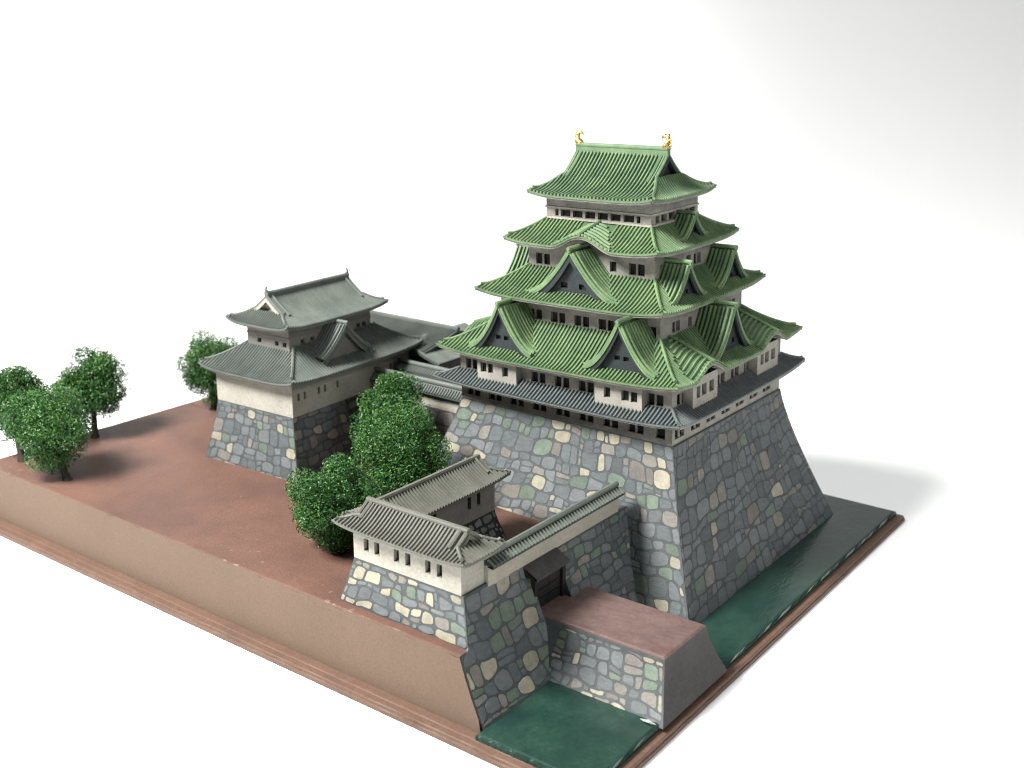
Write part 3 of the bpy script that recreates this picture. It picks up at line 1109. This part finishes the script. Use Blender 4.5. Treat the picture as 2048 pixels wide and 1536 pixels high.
def dolphin(parent, s):
    """gilded ridge fish: swollen head at the ridge, body curling up, forked tail bent inward"""
    z = 11.05
    x = CX + s * 1.38
    q = MB(lambda p: kxf(np.array([x, CY, z]) + (np.array(p) - np.array([x, CY, z])) * 0.86))
    i = -s
    pts = [(x + i * 0.19, CY, z + 0.035), (x + i * 0.12, CY, z + 0.06), (x + i * 0.03, CY, z + 0.09), (x - i * 0.04, CY, z + 0.15), (x - i * 0.05, CY, z + 0.22), (x - i * 0.03, CY, z + 0.29), (x - i * 0.01, CY, z + 0.36), (x + i * 0.0, CY, z + 0.42)]
    q.tube(pts, [0.04, 0.1, 0.125, 0.115, 0.088, 0.068, 0.07, 0.045], 'gold', sides=8)
    q.tube([(x - i * 0.02, CY, z + 0.38), (x + i * 0.08, CY, z + 0.41), (x + i * 0.15, CY, z + 0.39), (x + i * 0.19, CY, z + 0.32)], [0.06, 0.055, 0.042, 0.012], 'gold', sides=6)
    q.tube([(x, CY, z + 0.38), (x - i * 0.06, CY, z + 0.43), (x - i * 0.08, CY, z + 0.475)], [0.055, 0.042, 0.016], 'gold', sides=6)
    for k in range(3):
        zz = z + 0.1 + 0.085 * k
        q.tube([(x - i * 0.05, CY, zz), (x - i * 0.12, CY, zz + 0.03), (x - i * 0.155, CY, zz + 0.07)], [0.055, 0.04, 0.012], 'gold', sides=5)
    for e in (-1, 1):
        q.tube([(x + i * 0.03, CY + e * 0.07, z + 0.1), (x - i * 0.02, CY + e * 0.14, z + 0.15), (x - i * 0.05, CY + e * 0.16, z + 0.21)], [0.05, 0.035, 0.01], 'gold', sides=5)
    build(q, "golden_ridge_fish", parent, smooth=True)


for s in (-1, 1):
    dolphin(keep, s)
kst.finish()
krib.finish()

# ================================================================== SMALL KEEP (left, grey roofs)
NX, NY = -13.8, 5.45
tower = thing("small_keep", "two-storey grey-roofed tower with a white gable on a stone base", "tower", (-15.4, 7.2, T))
th_ = math.radians(2.5)


def txf(p):
    p = np.array(p, float)
    q = p.copy()
    dx, dy = p[:, 0] - NX, p[:, 1] - NY
    q[:, 0] = NX + dx * math.cos(th_) - dy * math.sin(th_)
    q[:, 1] = NY + dx * math.sin(th_) + dy * math.cos(th_)
    return q


tst = Pieces(tower, "stone", 300)
trib = Pieces(tower, "tile_rib", 300, min_px=14)
f1 = batter_face((-17.3, 5.14, 1.66), (-13.42, 5.14, 1.66), (-16.9, 5.45, 3.5), (-13.8, 5.45, 3.5), 1.2)
f2 = batter_face((-13.42, 5.14, 1.66), (-13.42, 8.0, 1.66), (-13.8, 5.45, 3.5), (-13.8, 7.62, 3.5), 1.2)
f3 = batter_face((-13.42, 8.0, 1.66), (-15.0, 8.0, 1.66), (-13.8, 7.62, 3.5), (-15.0, 7.62, 3.5), 1.2)
f4 = batter_face((-14.2, 7.5, 1.66), (-14.2, 10.9, 1.66), (-14.45, 7.5, 3.5), (-14.45, 10.6, 3.5), 1.2)
f5 = batter_face((-17.3, 10.9, 1.66), (-17.3, 5.14, 1.66), (-16.9, 10.6, 3.5), (-16.9, 5.45, 3.5), 1.2)
tb = MB(txf)
for f in (f1, f2, f3, f4, f5):
    face_mesh(tb, f, 'mortar')
tbase = build(tb, "stone_base", tower)
PALT = [('stone_grey', 40), ('stone_slate', 26), ('stone_cream', 15), ('stone_green', 6), ('stone_mauve', 13)]
for f, sd in ((f1, 21), (f2, 22), (f3, 23), (f4, 24)):
    stones(tst, tbase, f, f.W, f.H, 0.37, xf=txf, gap=0.015, pal=PALT, seed=sd)
T1, T2 = (-15.35, 8.03), (-15.37, 7.9)
w1 = [(s - 8.03, 4.05, 0.1, 0.22, 0) for s in (5.71, 5.96, 6.53, 6.79, 7.32)] + [(9.72 - 8.03, 4.02, 0.11, 0.22, 0), (9.92 - 8.03, 4.02, 0.11, 0.22, 0)]
storey(tower, "lower_storey", T1, 1.55, 2.58, 3.5, 4.62, {'r': w1}, 'wall_pale', txf)
gd = skirt(tower, trib, "lower_grey_roof", T1, (0.83, 1.72, 5.27), (1.9, 2.93, 4.55), (1.55, 2.58), 0.13, 1.25, 'grey', 'grey_bed', txf, pitch=0.105, soffit='wall_dark')
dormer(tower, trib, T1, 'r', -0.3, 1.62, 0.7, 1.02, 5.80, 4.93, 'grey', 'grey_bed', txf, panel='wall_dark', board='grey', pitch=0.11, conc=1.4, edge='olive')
w2 = [(-0.36, 5.34, 0.16, 0.14, 0), (0.35, 5.34, 0.14, 0.14, 0), (0.66, 5.34, 0.16, 0.14, 0)]
w2r = [(-1.2, 5.36, 0.16, 0.14, 0), (-0.8, 5.36, 0.16, 0.14, 0), (1.2, 5.36, 0.16, 0.14, 0), (1.45, 5.36, 0.16, 0.14, 0)]
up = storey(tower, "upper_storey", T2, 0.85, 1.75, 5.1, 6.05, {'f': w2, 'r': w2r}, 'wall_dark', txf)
rl = MB(txf)
for side in 'frbl':
    P = frame(T2, side)
    A, d = (0.85, 1.75) if side in 'fb' else (1.75, 0.85)
    rl.grid([[P(-A - .02, d, 5.52), P(A + .02, d, 5.52)], [P(-A - .02, d + .02, 5.52), P(A + .02, d + .02, 5.52)], [P(-A - .02, d + .02, 5.56), P(A + .02, d + .02, 5.56)], [P(-A - .02, d, 5.56), P(A + .02, d, 5.56)]], 'wall_dark')
build(rl, "rail", up)
irimoya(tower, trib, "upper_grey_roof", T2, 'y', 2.2, 1.25, 5.92, 6.68, 1.72, 0.46, 0.13, 1.45, 'grey', 'grey_bed', txf, (1.75, 0.85), pitch=0.085, rib_h=0.55, panel='wall_pale', board='wall_pale',
        ridge_h=0.14, ridge_w=0.06, soffit='wall_dark', gl="white plaster gable triangle")
for s in (-1, 1):
    q = MB(txf)
    yv = T2[1] + s * 1.7
    q.tube([(T2[0], yv - s * 0.06, 6.78), (T2[0], yv, 6.83), (T2[0], yv + s * 0.025, 6.88), (T2[0], yv, 6.94), (T2[0], yv - s * 0.04, 6.98)], [0.05, 0.055, 0.04, 0.03, 0.012], 'grey', sides=6)
    q.tube([(T2[0], yv, 6.91), (T2[0], yv + s * 0.045, 6.95)], [0.03, 0.01], 'grey', sides=5)
    build(q, "grey_ridge_fish", tower, smooth=True)
tst.finish()
trib.finish()

# ================================================================== REAR GALLERY AND WALLS BETWEEN TOWER AND KEEP
gal = thing("rear_gallery", "long low grey-roofed gallery behind the small tower", "gallery", (-15.5, 11.8, T))
grib = Pieces(gal, "tile_rib", 300, min_px=40)
mb = MB()
mb.box(-17.6, -13.75, 11.0, 13.2, 1.7, 4.4, 'wall_dark')
build(mb, "wall", gal)
mb = MB()
gy = lambda t: 10.6 + 1.65 * t
gz = lambda t: 4.38 + 0.4 * t ** 1.2
rows = [[(x, gy(t), gz(t)) for x in (-17.9, -13.35)] for t in np.linspace(0, 1, 7)] + [[(x, 13.6, 4.38) for x in (-17.9, -13.35)]]
mb.grid(rows, 'grey_bed')
mb.grid([[(-17.9, 10.6, 4.38), (-13.35, 10.6, 4.38)], [(-17.9, 10.62, 4.3), (-13.35, 10.62, 4.3)], [(-17.9, 11.0, 4.32), (-13.75, 11.0, 4.32)]], 'grey')
mb.grid([[(-13.35, gy(t), gz(t)) for t in np.linspace(0, 1, 7)] + [(-13.35, 13.6, 4.38)], [(-13.35, gy(t), gz(t) - 0.08) for t in np.linspace(0, 1, 7)] + [(-13.35, 13.6, 4.3)]], 'grey')
gr = build(mb, "roof", gal)
for x in np.arange(-17.85, -13.38, 0.1):
    pth = [np.array((x, gy(t), gz(t))) for t in np.linspace(0, 1, 6)]
    grib.add(rib(pth, 0.03, 0.045, path_frames(pth, np.array([1.0, 0, 0])), 'grey', None), gr)
q = MB()
q.tube([(-17.9, 12.25, 4.82), (-15, 12.25, 4.82), (-13.33, 12.25, 4.82)], 0.08, 'grey', sides=6)
build(q, "ridge", gal)
grib.finish()

rt = thing("rear_turret", "low grey-roofed turret tucked between the small tower and the keep", "turret", (-13.4, 11.9, T))
mb = MB()
P = frame((-13.6, 12.0), 'r')
wl = [(0.45, 3.72, 0.1, 0.2), (0.75, 3.72, 0.1, 0.2)]
wall_face(mb, P, (-1.1, 1.6), 0.55, 3.0, 4.2, wl, 'wall_dark')
mb.quad((-14.4, 10.9, 3.0), (-13.05, 10.9, 3.0), (-13.05, 10.9, 4.2), (-14.4, 10.9, 4.2), 'wall_dark')
w = build(mb, "wall", rt)
for a in wl:
    window(w, P, 0.55, (*a, 0), 'wall_dark', None)
mb = MB()
rows = [[(-12.72 - 1.5 * t, y, 4.12 + 0.5 * t ** 1.15) for y in (10.55, 13.7)] for t in np.linspace(0, 1, 6)]
mb.grid(rows, 'grey')
mb.grid([rows[0], [(p[0], p[1], p[2] - 0.06) for p in rows[0]], [(-13.06, 10.9, 4.1), (-13.06, 13.6, 4.1)]], 'grey_bed')
mb.grid([[r[0] for r in rows], [(r[0][0], r[0][1], r[0][2] - 0.09) for r in rows]], 'grey_bed')
rr = build(mb, "roof", rt)
rtr = Pieces(rt, "tile_rib", 300, min_px=40)
for y in np.arange(10.6, 13.7, 0.1):
    pth = [np.array((-12.72 - 1.5 * t, y, 4.12 + 0.5 * t ** 1.15)) for t in np.linspace(0, 1, 5)]
    rtr.add(rib(pth, 0.03, 0.04, path_frames(pth, np.array([0, 1.0, 0])), 'grey', None), rr)
rtr.finish()


def capped_wall(name, label, p0, p1, z0, z1, zcap, thick, wmat, tile, bed, over=0.17, stones_to=None, seed=1, group=None, pitch=0.1, singles=300, cat="wall"):
    """plaster wall under a little tiled roof, running from p0 to p1"""
    p0, p1 = np.array([*p0, 0.0]), np.array([*p1, 0.0])
    t = p1 - p0
    L = np.linalg.norm(t)
    t /= L
    n = np.array([t[1], -t[0], 0.0])                     # right-hand side: the visible side
    root = thing(name, label, cat, tuple((p0 + p1) / 2 + np.array([0, 0, z0])), group)
    Q = lambda s, d, z: p0 + t * s + n * d + np.array([0, 0, z])
    h = thick / 2
    mb = MB()
    for d in (h, -h):
        mb.quad(Q(0, d, z0), Q(L, d, z0), Q(L, d, z1), Q(0, d, z1), wmat)
    for s in (0, L):
        mb.quad(Q(s, h, z0), Q(s, -h, z0), Q(s, -h, z1), Q(s, h, z1), wmat)
    build(mb, "plaster_panel", root)
    mb = MB()
    e = h + over
    ze = z1 + 0.02
    zz = lambda q: zcap - (zcap - ze) * (1 - (1 - q) ** 1.2)
    for sg in (-1, 1):
        mb.grid([[Q(s, sg * e * q, zz(q)) for s in (-0.03, L + 0.03)] for q in (0, 0.35, 0.7, 1)], bed)
        mb.grid([[Q(s, sg * e, ze) for s in (-0.03, L + 0.03)], [Q(s, sg * e, ze - 0.05) for s in (-0.03, L + 0.03)], [Q(s, sg * h, ze - 0.03) for s in (-0.03, L + 0.03)]], bed)
    for s in (-0.03, L + 0.03):
        mb.add([Q(s, -e, ze), Q(s, 0, zcap), Q(s, e, ze)], [(0, 1, 2)], bed)
    rf = build(mb, "cap_roof", root)
    pc = Pieces(root, "tile_rib", singles, min_px=11)
    for s in np.arange(0.03, L, pitch):
        for sg in (-1, 1):
            pth = [Q(s, sg * e * q, zz(q)) for q in (0.25, 0.5, 0.75, 1.02)]
            pc.add(rib(pth, pitch * 0.3, pitch * 0.4, path_frames(pth, t), tile, None), rf, sg > 0)
    pc.finish()
    mb = MB()
    mb.tube([Q(-0.04, 0, zcap + 0.03), Q(L / 2, 0, zcap + 0.03), Q(L + 0.04, 0, zcap + 0.03)], 0.075, tile, sides=8)
    build(mb, "ridge", root)
    return root


capped_wall("passage_wall", "far plaster passage wall with grey cap, behind the nearer passage wall", (-14.0, 10.1), (-10.6, 10.1), 3.3, 3.93, 4.12, 0.2, 'wall_pale', 'grey', 'grey_bed', group="passage walls between tower and keep", singles=0)
pw = capped_wall("passage_wall", "near cream passage wall with grey cap, above brown stones beside the keep", (-14.0, 9.0), (-10.35, 9.0), 3.37, 3.84, 4.1, 0.2, 'wall_pale', 'grey', 'grey_bed', group="passage walls between tower and keep", singles=0)
pf = batter_face((-14.2, 8.55, 1.66), (-9.9, 8.55, 1.66), (-14.2, 8.88, 3.36), (-9.9, 8.88, 3.36), 1.15)
mb = MB()
face_mesh(mb, pf, 'mortar')
mb.quad((-14.2, 8.88, 3.36), (-9.9, 8.88, 3.36), (-9.9, 10.5, 3.36), (-14.2, 10.5, 3.36), 'ground')
pb = build(mb, "stone_footing", pw)
pst = Pieces(pw, "stone", 300)
stones(pst, pb, pf, pf.W, pf.H, 0.42, pal=[('stone_grey', 30), ('stone_mauve', 45), ('stone_slate', 20), ('stone_cream', 5)], seed=31)
pst.finish()

# ================================================================== STONE RAMPART under gatehouse and plaster fence
ramp = thing("stone_rampart", "stone rampart above the moat, carrying the gatehouse and the plaster fence", "rampart", (-4.2, 4.0, 0.36))
NA, NB = 3.42, 4.52            # gate notch
mb = MB()


def ramp_face(y0, y1, z0, z1, n=10):
    mb.grid([[(ramp_x(z), y, z) for y in np.linspace(y0, y1, 5)] for z in np.linspace(z0, z1, n)], 'mortar')


front_y = lambda z: 0.87 + 0.3 * (1 - (1 - min(max((z - T) / 1.0, 0), 1)) ** 1.3)
mb.grid([[(ramp_x(z), (0.43 + 0.17 * (z - 0.35) / 1.35) if k == 0 else NA, z) for k in range(2)] for z in np.linspace(0.3, T, 8)], 'mortar')
mb.grid([[(ramp_x(z), front_y(z) if k == 0 else NA, z) for k in range(2)] for z in np.linspace(T, 2.7, 8)], 'mortar')
ramp_face(NB, 7.75, 0.3, 2.6)
ramp_face(NA, NB, 0.3, 1.45)
left_x = lambda z: -7.47 + 0.22 * (z - T)
mb.grid([[(left_x(z) if k == 0 else ramp_x(z), front_y(z), z) for k in range(2)] for z in np.linspace(T - 0.03, 2.7, 8)], 'mortar')
mb.grid([[(left_x(z), front_y(z) if k == 0 else 2.2, z) for k in range(2)] for z in np.linspace(T - 0.03, 2.7, 8)], 'mortar')
xt = ramp_x(2.7)
mb.quad((-7.26, 1.16, 2.7), (xt, 1.16, 2.7), (xt, 2.2, 2.7), (-7.26, 2.2, 2.7), 'mortar')
for y0, y1, zz in ((2.0, NA, 2.59), (NB, 7.75, 2.59)):
    mb.quad((ramp_x(zz), y0, zz), (ramp_x(zz), y1, zz), (-4.55, y1, zz), (-4.55, y0, zz), 'mortar')
    mb.quad((-4.55, y0, T - .05), (-4.55, y1, T - .05), (-4.55, y1, zz), (-4.55, y0, zz), 'mortar')
for y in (NA, NB):
    mb.add([(ramp_x(z), y, z) for z in np.linspace(1.4, 2.59, 6)] + [(-4.6, y, 2.59), (-4.6, y, 1.4)], [tuple(range(8))], 'mortar')
rcore = build(mb, "rampart_core", ramp)
rst = Pieces(ramp, "stone", 300)
PALR = [('stone_grey', 30), ('stone_slate', 24), ('stone_cream', 14), ('stone_green', 20), ('stone_mauve', 14)]
PALR2 = [('stone_grey', 30), ('stone_slate', 42), ('stone_cream', 2), ('stone_green', 14), ('stone_mauve', 14)]


def rs(y0, y1, z0, z1):
    def S(u, v):
        y, z = y0 + (y1 - y0) * u, z0 + (z1 - z0) * v
        dx = -0.64 + 0.15 * (z - 0.35)
        n = np.array([1.0, 0, -dx])
        return np.array([ramp_x(z), y, z]), n / np.linalg.norm(n)
    S.W, S.H = y1 - y0, (z1 - z0) * 1.13
    return S


def edge_left(y0, z0, z1, H):
    def k(cy):
        z = z0 + cy / H * (z1 - z0)
        return ((0.45 + 0.17 * (z - 0.35) / 1.35) if z < T - 0.02 else front_y(z)) + 0.02 - y0
    return k


f = rs(0.46, NA, 0.36, 2.68)
stones(rst, rcore, f, f.W, f.H, 0.42, gap=0.016, pal=PALR, seed=41, left=edge_left(0.46, 0.36, 2.68, f.H))
f = rs(NB, 7.7, 0.36, 2.58)
stones(rst, rcore, f, f.W, f.H, 0.42, gap=0.016, pal=PALR2, seed=42)
f = rs(NA, NB, 0.36, 1.42)
stones(rst, rcore, f, f.W, f.H, 0.4, gap=0.016, pal=PALR2, seed=43)


def rf_face(u, v):
    z = T + 0.98 * v
    x = left_x(z) + (ramp_x(z) - left_x(z)) * u
    n = np.array([0, -1.0, 0.28])
    return np.array([x, front_y(z), z]), n / np.linalg.norm(n)


stones(rst, rcore, rf_face, 3.3, 1.02, 0.34, gap=0.018, pal=[('stone_grey', 34), ('stone_slate', 22), ('stone_cream', 22), ('stone_green', 10), ('stone_mauve', 12)], seed=44)
rst.finish()

# ================================================================== CAUSEWAY over the moat
cw = thing("causeway", "mauve-brown earth causeway with one stone-faced side crossing the moat", "causeway", (-1.8, 4.2, 0.36))
cz = 1.47
g_ = lambda v: 1 - (1 - v) ** 1.35
cy0 = lambda z: 2.74 + 0.71 * g_((z - 0.3) / (cz - 0.3))
cy1 = lambda z: 5.62 - 0.36 * g_((z - 0.3) / (cz - 0.3))
cx1 = lambda z: -0.12 - 0.42 * g_((z - 0.3) / (cz - 0.3))
zs = np.linspace(0.3, cz - 0.05, 9)
mb = MB()
mb.grid([[(x, cy0(z), z) for x in (-4.0, cx1(z))] for z in zs], 'mortar')
core = build(mb, "stone_face", cw)
mb = MB()
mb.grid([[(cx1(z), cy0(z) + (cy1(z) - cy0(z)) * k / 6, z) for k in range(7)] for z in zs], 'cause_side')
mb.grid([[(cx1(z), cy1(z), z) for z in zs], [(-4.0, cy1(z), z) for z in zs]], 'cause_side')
build(mb, "earth_side", cw)
mb = MB()
loops = []
for ins, z in ((0.0, cz - 0.05), (0.012, cz - 0.02), (0.05, cz)):
    loops.append([(-4.6, cy0(cz - .05) + ins, z), (cx1(cz - .05) - ins, cy0(cz - .05) + ins, z), (cx1(cz - .05) - ins, cy1(cz - .05) - ins, z), (-4.6, cy1(cz - .05) - ins, z)])
mb.grid(loops, 'cause')
x1, ya, yb = cx1(cz - .05) - 0.05, cy0(cz - .05) + 0.05, cy1(cz - .05) - 0.05
mb.grid([[(-4.6 + (x1 + 4.6) * i / 20, ya + (yb - ya) * j / 12, cz + 0.03 * max(0, 1 - i / 4.0) + (0.012 * math.sin(i * 1.1) * math.sin(j * 1.7) if 0 < i < 20 and 0 < j < 12 else 0)) for i in range(21)] for j in range(13)], 'cause')
build(mb, "earth_top", cw, smooth=False)
cst = Pieces(cw, "stone", 300)


def cf(u, v):
    z = 0.33 + (cz - 0.1 - 0.33) * v
    x = -3.2 + (cx1(z) - 0.015 + 3.2) * u
    e = 0.02
    dy = (cy0(z + e) - cy0(z - e)) / (2 * e)
    n = np.array([0, -1.0, dy])
    return np.array([x, cy0(z), z]), n / np.linalg.norm(n)


stones(cst, core, cf, 2.85, 1.2, 0.33, gap=0.02, pal=[('stone_grey', 30), ('stone_mauve', 26), ('stone_cream', 18), ('stone_green', 16), ('stone_slate', 10)], seed=51)
cst.finish()
# ================================================================== PLASTER FENCE, BLACK GATE
capped_wall("plaster_fence", "long cream plaster fence with a ribbed grey-green cap running to the keep", (-4.16, 1.97), (-4.16, 7.2), 2.59, 3.1, 3.26, 0.2, 'fence', 'cap', 'cap_bed',
            over=0.15, pitch=0.115, cat="fence")
gate = thing("black_gate", "small black gate with a pitched roof at the end of the causeway", "gate", (-4.2, 3.95, cz))
mb = MB()
mb.box(-4.6, -3.9, 3.36, 4.5, 1.4, 2.52, 'black')
build(mb, "gate_frame", gate)
for k in range(2):
    mb = MB()
    y0 = 3.5 + 0.48 * k
    mb.box(-3.92, -3.865, y0 - 0.05, y0 + 0.415, 1.5, 2.3, 'black')
    for z in (1.72, 1.95, 2.2):
        mb.box(-3.88, -3.845, y0 - 0.03, y0 + 0.395, z - 0.02, z + 0.02, 'black')
    build(mb, "gate_door", gate)
for y in (3.43, 4.52):
    mb = MB()
    mb.box(-3.91, -3.8, y - 0.11, y + 0.01, 1.44, 2.42, 'black')
    build(mb, "gate_post", gate)
mb = MB()
mb.grid([[(-4.55, y, 2.5) for y in (3.2, 4.5)], [(-4.14, y, 2.66) for y in (3.2, 4.5)], [(-3.66, y, 2.42) for y in (3.2, 4.5)], [(-3.68, y, 2.34) for y in (3.2, 4.5)], [(-4.16, y, 2.56) for y in (3.2, 4.5)]], 'black_roof')
for y in (3.2, 4.5):
    mb.add([(-4.5, y, 2.4), (-4.14, y, 2.64), (-3.68, y, 2.38)], [(0, 1, 2)], 'black')
build(mb, "gate_roof", gate)

# ================================================================== GATEHOUSE and GALLERY HOUSE
gh = thing("gatehouse", "cream gatehouse with olive-grey hip-and-gable roof and three window pairs facing front", "gatehouse", (-5.7, 1.56, 2.7))
ghr = Pieces(gh, "tile_rib", 300, min_px=12)
GC = (-5.7, 1.56)
wg = [(x + 5.7, 3.1, 0.15, 0.3, 0) for x in (-6.86, -6.54, -5.96, -5.63, -5.06, -4.74)]
storey(gh, "wall", GC, 1.55, 0.39, 2.7, 3.62, {'f': wg}, 'wall_pale', None)
irimoya(gh, ghr, "roof", GC, 'x', 1.88, 0.72, 3.56, 3.98, 1.44, 0.5, 0.09, 1.3, 'olive', 'olive_bed', None, (1.55, 0.39), pitch=0.1, panel='olive', board='olive', ridge_h=0.08, ridge_w=0.05, soffit='wall', th=0.045, rib_h=0.4)
ghr.finish()

h2 = thing("gallery_house", "olive-roofed gatehouse wing in shade on its own low stones, right of the trees", "gatehouse wing", (-7.22, 3.8, T))
h2r = Pieces(h2, "tile_rib", 300, min_px=12)
HC = (-7.22, 3.75)
wh = [(4.71 - 3.75, 2.93, 0.13, 0.34, 0), (5.08 - 3.75, 2.93, 0.13, 0.34, 0), (3.41 - 3.75, 3.05, 0.13, 0.34, 0)]
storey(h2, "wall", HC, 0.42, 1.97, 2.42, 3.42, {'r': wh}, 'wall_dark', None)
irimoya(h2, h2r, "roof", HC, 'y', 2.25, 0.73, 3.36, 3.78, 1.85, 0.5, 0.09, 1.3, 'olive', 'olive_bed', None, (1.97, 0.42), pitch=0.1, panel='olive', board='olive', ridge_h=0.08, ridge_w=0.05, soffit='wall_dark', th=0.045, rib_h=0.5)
h2r.finish()
fa = batter_face((-6.5, 1.9, 1.66), (-6.5, 5.86, 1.66), (-6.8, 1.9, 2.43), (-6.8, 5.72, 2.43), 1.2)
fb = batter_face((-6.5, 5.86, 1.66), (-7.95, 5.86, 1.66), (-6.8, 5.72, 2.43), (-7.65, 5.72, 2.43), 1.2)
fc = batter_face((-7.95, 5.86, 1.66), (-8.0, 1.9, 1.66), (-7.65, 5.72, 2.43), (-7.65, 1.9, 2.43), 1.2)
mb = MB()
for f in (fa, fb, fc):
    face_mesh(mb, f, 'black')
hb = build(mb, "stone_base", h2)
hst = Pieces(h2, "stone", 300)
for f, sd in ((fa, 61), (fb, 62)):
    stones(hst, hb, f, f.W, f.H, 0.3, gap=0.034, pal=[('stone_grey', 70), ('stone_mauve', 15), ('stone_green', 15)], seed=sd)
hst.finish()


# ================================================================== TREES
def tree(label, base, c, r, rz, n, seed, lean=0.0):
    g = np.random.default_rng(seed)
    root = thing("tree", label, "tree", (base[0], base[1], T), "sponge-leaved model trees")
    o = np.array([base[0], base[1], T])
    # trunk with a few limbs
    mb = MB()
    cc = np.array(c, float)
    p0, p1 = np.array([base[0], base[1], T - 0.05]), cc - np.array([0, 0, rz * 0.2])
    mid = p0 + (p1 - p0) * 0.45 + np.array([0.03, -0.02, 0.05])
    mb.tube([p0, p0 + (mid - p0) * 0.25, mid, p1], [0.17, 0.11, 0.09, 0.05], 'bark', sides=8)
    for k in range(5):
        a = g.uniform(0, 6.28)
        d = np.array([math.cos(a) * r * 0.6, math.sin(a) * r * 0.6, rz * g.uniform(0.0, 0.5)])
        q0 = mid + (p1 - mid) * g.uniform(0.2, 0.9)
        mb.tube([q0, q0 + d * 0.5 + np.array([0, 0, 0.05]), q0 + d], [0.05, 0.035, 0.015], 'bark', sides=5)
    build(mb, "trunk", root, smooth=True)
    # crown: shreds of dyed sponge clumped round many centres
    lumps = 60
    u = g.normal(size=(lumps, 3))
    u /= np.linalg.norm(u, axis=1)[:, None]
    lc = cc + u * np.array([r, r, rz]) * g.uniform(0.35, 0.74, (lumps, 1))
    lr = g.uniform(0.24, 0.40, lumps) * r
    ltone = g.uniform(-0.12, 0.12, lumps)
    per = int(n * 1.7) // lumps
    P, TN = [], []
    for i in range(lumps):
        d = g.normal(size=(per, 3))
        d /= np.linalg.norm(d, axis=1)[:, None]
        rad = lr[i] * (0.55 + 0.5 * g.random(per) ** 0.5)
        P.append(lc[i] + d * rad[:, None])
        TN.append(np.clip(0.5 + ltone[i] + g.normal(0, 0.2, per), 0, 1))
    P, TN = np.concatenate(P), np.concatenate(TN)
    ok = (P[:, 2] > T + 0.06)
    P, TN = P[ok], TN[ok]
    N = len(P)
    # each shred: a bent strip of three quads
    t = g.normal(size=(N, 3))
    out = P - cc
    out /= np.linalg.norm(out, axis=1)[:, None]
    t = t + 0.3 * out
    t /= np.linalg.norm(t, axis=1)[:, None]
    s = np.cross(t, g.normal(size=(N, 3)))
    s /= np.linalg.norm(s, axis=1)[:, None]
    nn = np.cross(t, s)
    ln = g.uniform(0.04, 0.095, N)[:, None]
    wd = g.uniform(0.009, 0.017, N)[:, None]
    cv = g.uniform(-0.8, 1.4, N)[:, None] * ln
    V = np.zeros((N, 6, 3))
    for k, (q, cf_) in enumerate(((-0.5, 0.0), (0.0, 0.35), (0.5, 0.0))):
        b_ = P + t * ln * q + nn * cv * cf_
        V[:, 2 * k] = b_ - s * wd * (0.6 if k != 1 else 1)
        V[:, 2 * k + 1] = b_ + s * wd * (0.6 if k != 1 else 1)
    V = V.reshape(-1, 3) - o
    idx = np.arange(N)[:, None] * 6
    quads = np.concatenate([idx + np.array([[0, 1, 3, 2]]), idx + np.array([[2, 3, 5, 4]])], 1).reshape(-1, 4)
    me = D.meshes.new("crown")
    me.vertices.add(len(V))
    me.vertices.foreach_set("co", V.ravel())
    me.loops.add(quads.size)
    me.loops.foreach_set("vertex_index", quads.ravel())
    me.polygons.add(len(quads))
    me.polygons.foreach_set("loop_start", np.arange(len(quads)) * 4)
    me.polygons.foreach_set("loop_total", np.full(len(quads), 4))
    me.polygons.foreach_set("use_smooth", np.ones(len(quads), bool))
    at = me.attributes.new("tone", 'FLOAT', 'POINT')
    at.data.foreach_set("value", np.repeat(TN, 6))
    me.materials.append(M['leaf'])
    me.update()
    me.validate()
    cr = D.objects.new("crown", me)
    COL.objects.link(cr)
    cr.parent = root
    return root


tree("bushy green tree in front of the left group, dark trunk on red-brown ground", (-18.83, 1.35), (-19.55, 1.4, 3.22), 1.42, 1.36, 22000, 71)
tree("green tree at the right rear of the left group, against the white backdrop", (-21.35, 3.95), (-21.55, 4.15, 3.3), 1.22, 1.36, 18000, 72)
tree("green tree cut by the left picture edge, behind the front left tree", (-21.3, 1.45), (-21.95, 1.65, 3.42), 1.15, 1.28, 16000, 73)
tree("green tree half hidden behind the grey-roofed small tower", (-20.7, 8.1), (-20.75, 8.15, 3.15), 1.22, 1.4, 16000, 74)
tree("low bushy tree left of the gatehouse, nearest of the middle three", (-9.2, 2.75), (-9.5, 2.75, 2.95), 1.16, 1.45, 20000, 75)
tree("broad round tree behind the gatehouse wing, between the other two middle trees", (-9.9, 5.5), (-9.9, 5.65, 3.2), 1.42, 1.5, 23000, 76)
tree("tall tree in front of the small tower's side wall, farthest of the middle three", (-11.7, 7.3), (-11.75, 7.3, 3.3), 1.18, 1.65, 19000, 77)

# a drop of dried clear glue left at the causeway's foot
gb = thing("glue_drop", "small shiny dried glue drop on the moat at the causeway corner", "glue drop", (-0.42, 2.66, WZ))
M['glue'] = paint("dried_glue", (0.33, 0.35, 0.31), (0.2, 0.22, 0.19), rough=0.12, scale=9, fine=30, bump=0.6, spec=0.6, dist=0.03)
q = MB()
q.tube([(-0.62, 2.68, WZ + 0.02), (-0.53, 2.655, WZ + 0.035), (-0.42, 2.66, WZ + 0.05), (-0.33, 2.675, WZ + 0.03), (-0.27, 2.7, WZ + 0.01)], [0.012, 0.03, 0.045, 0.03, 0.01], 'glue', sides=9, flat=0.8)
build(q, "blob", gb, smooth=True)
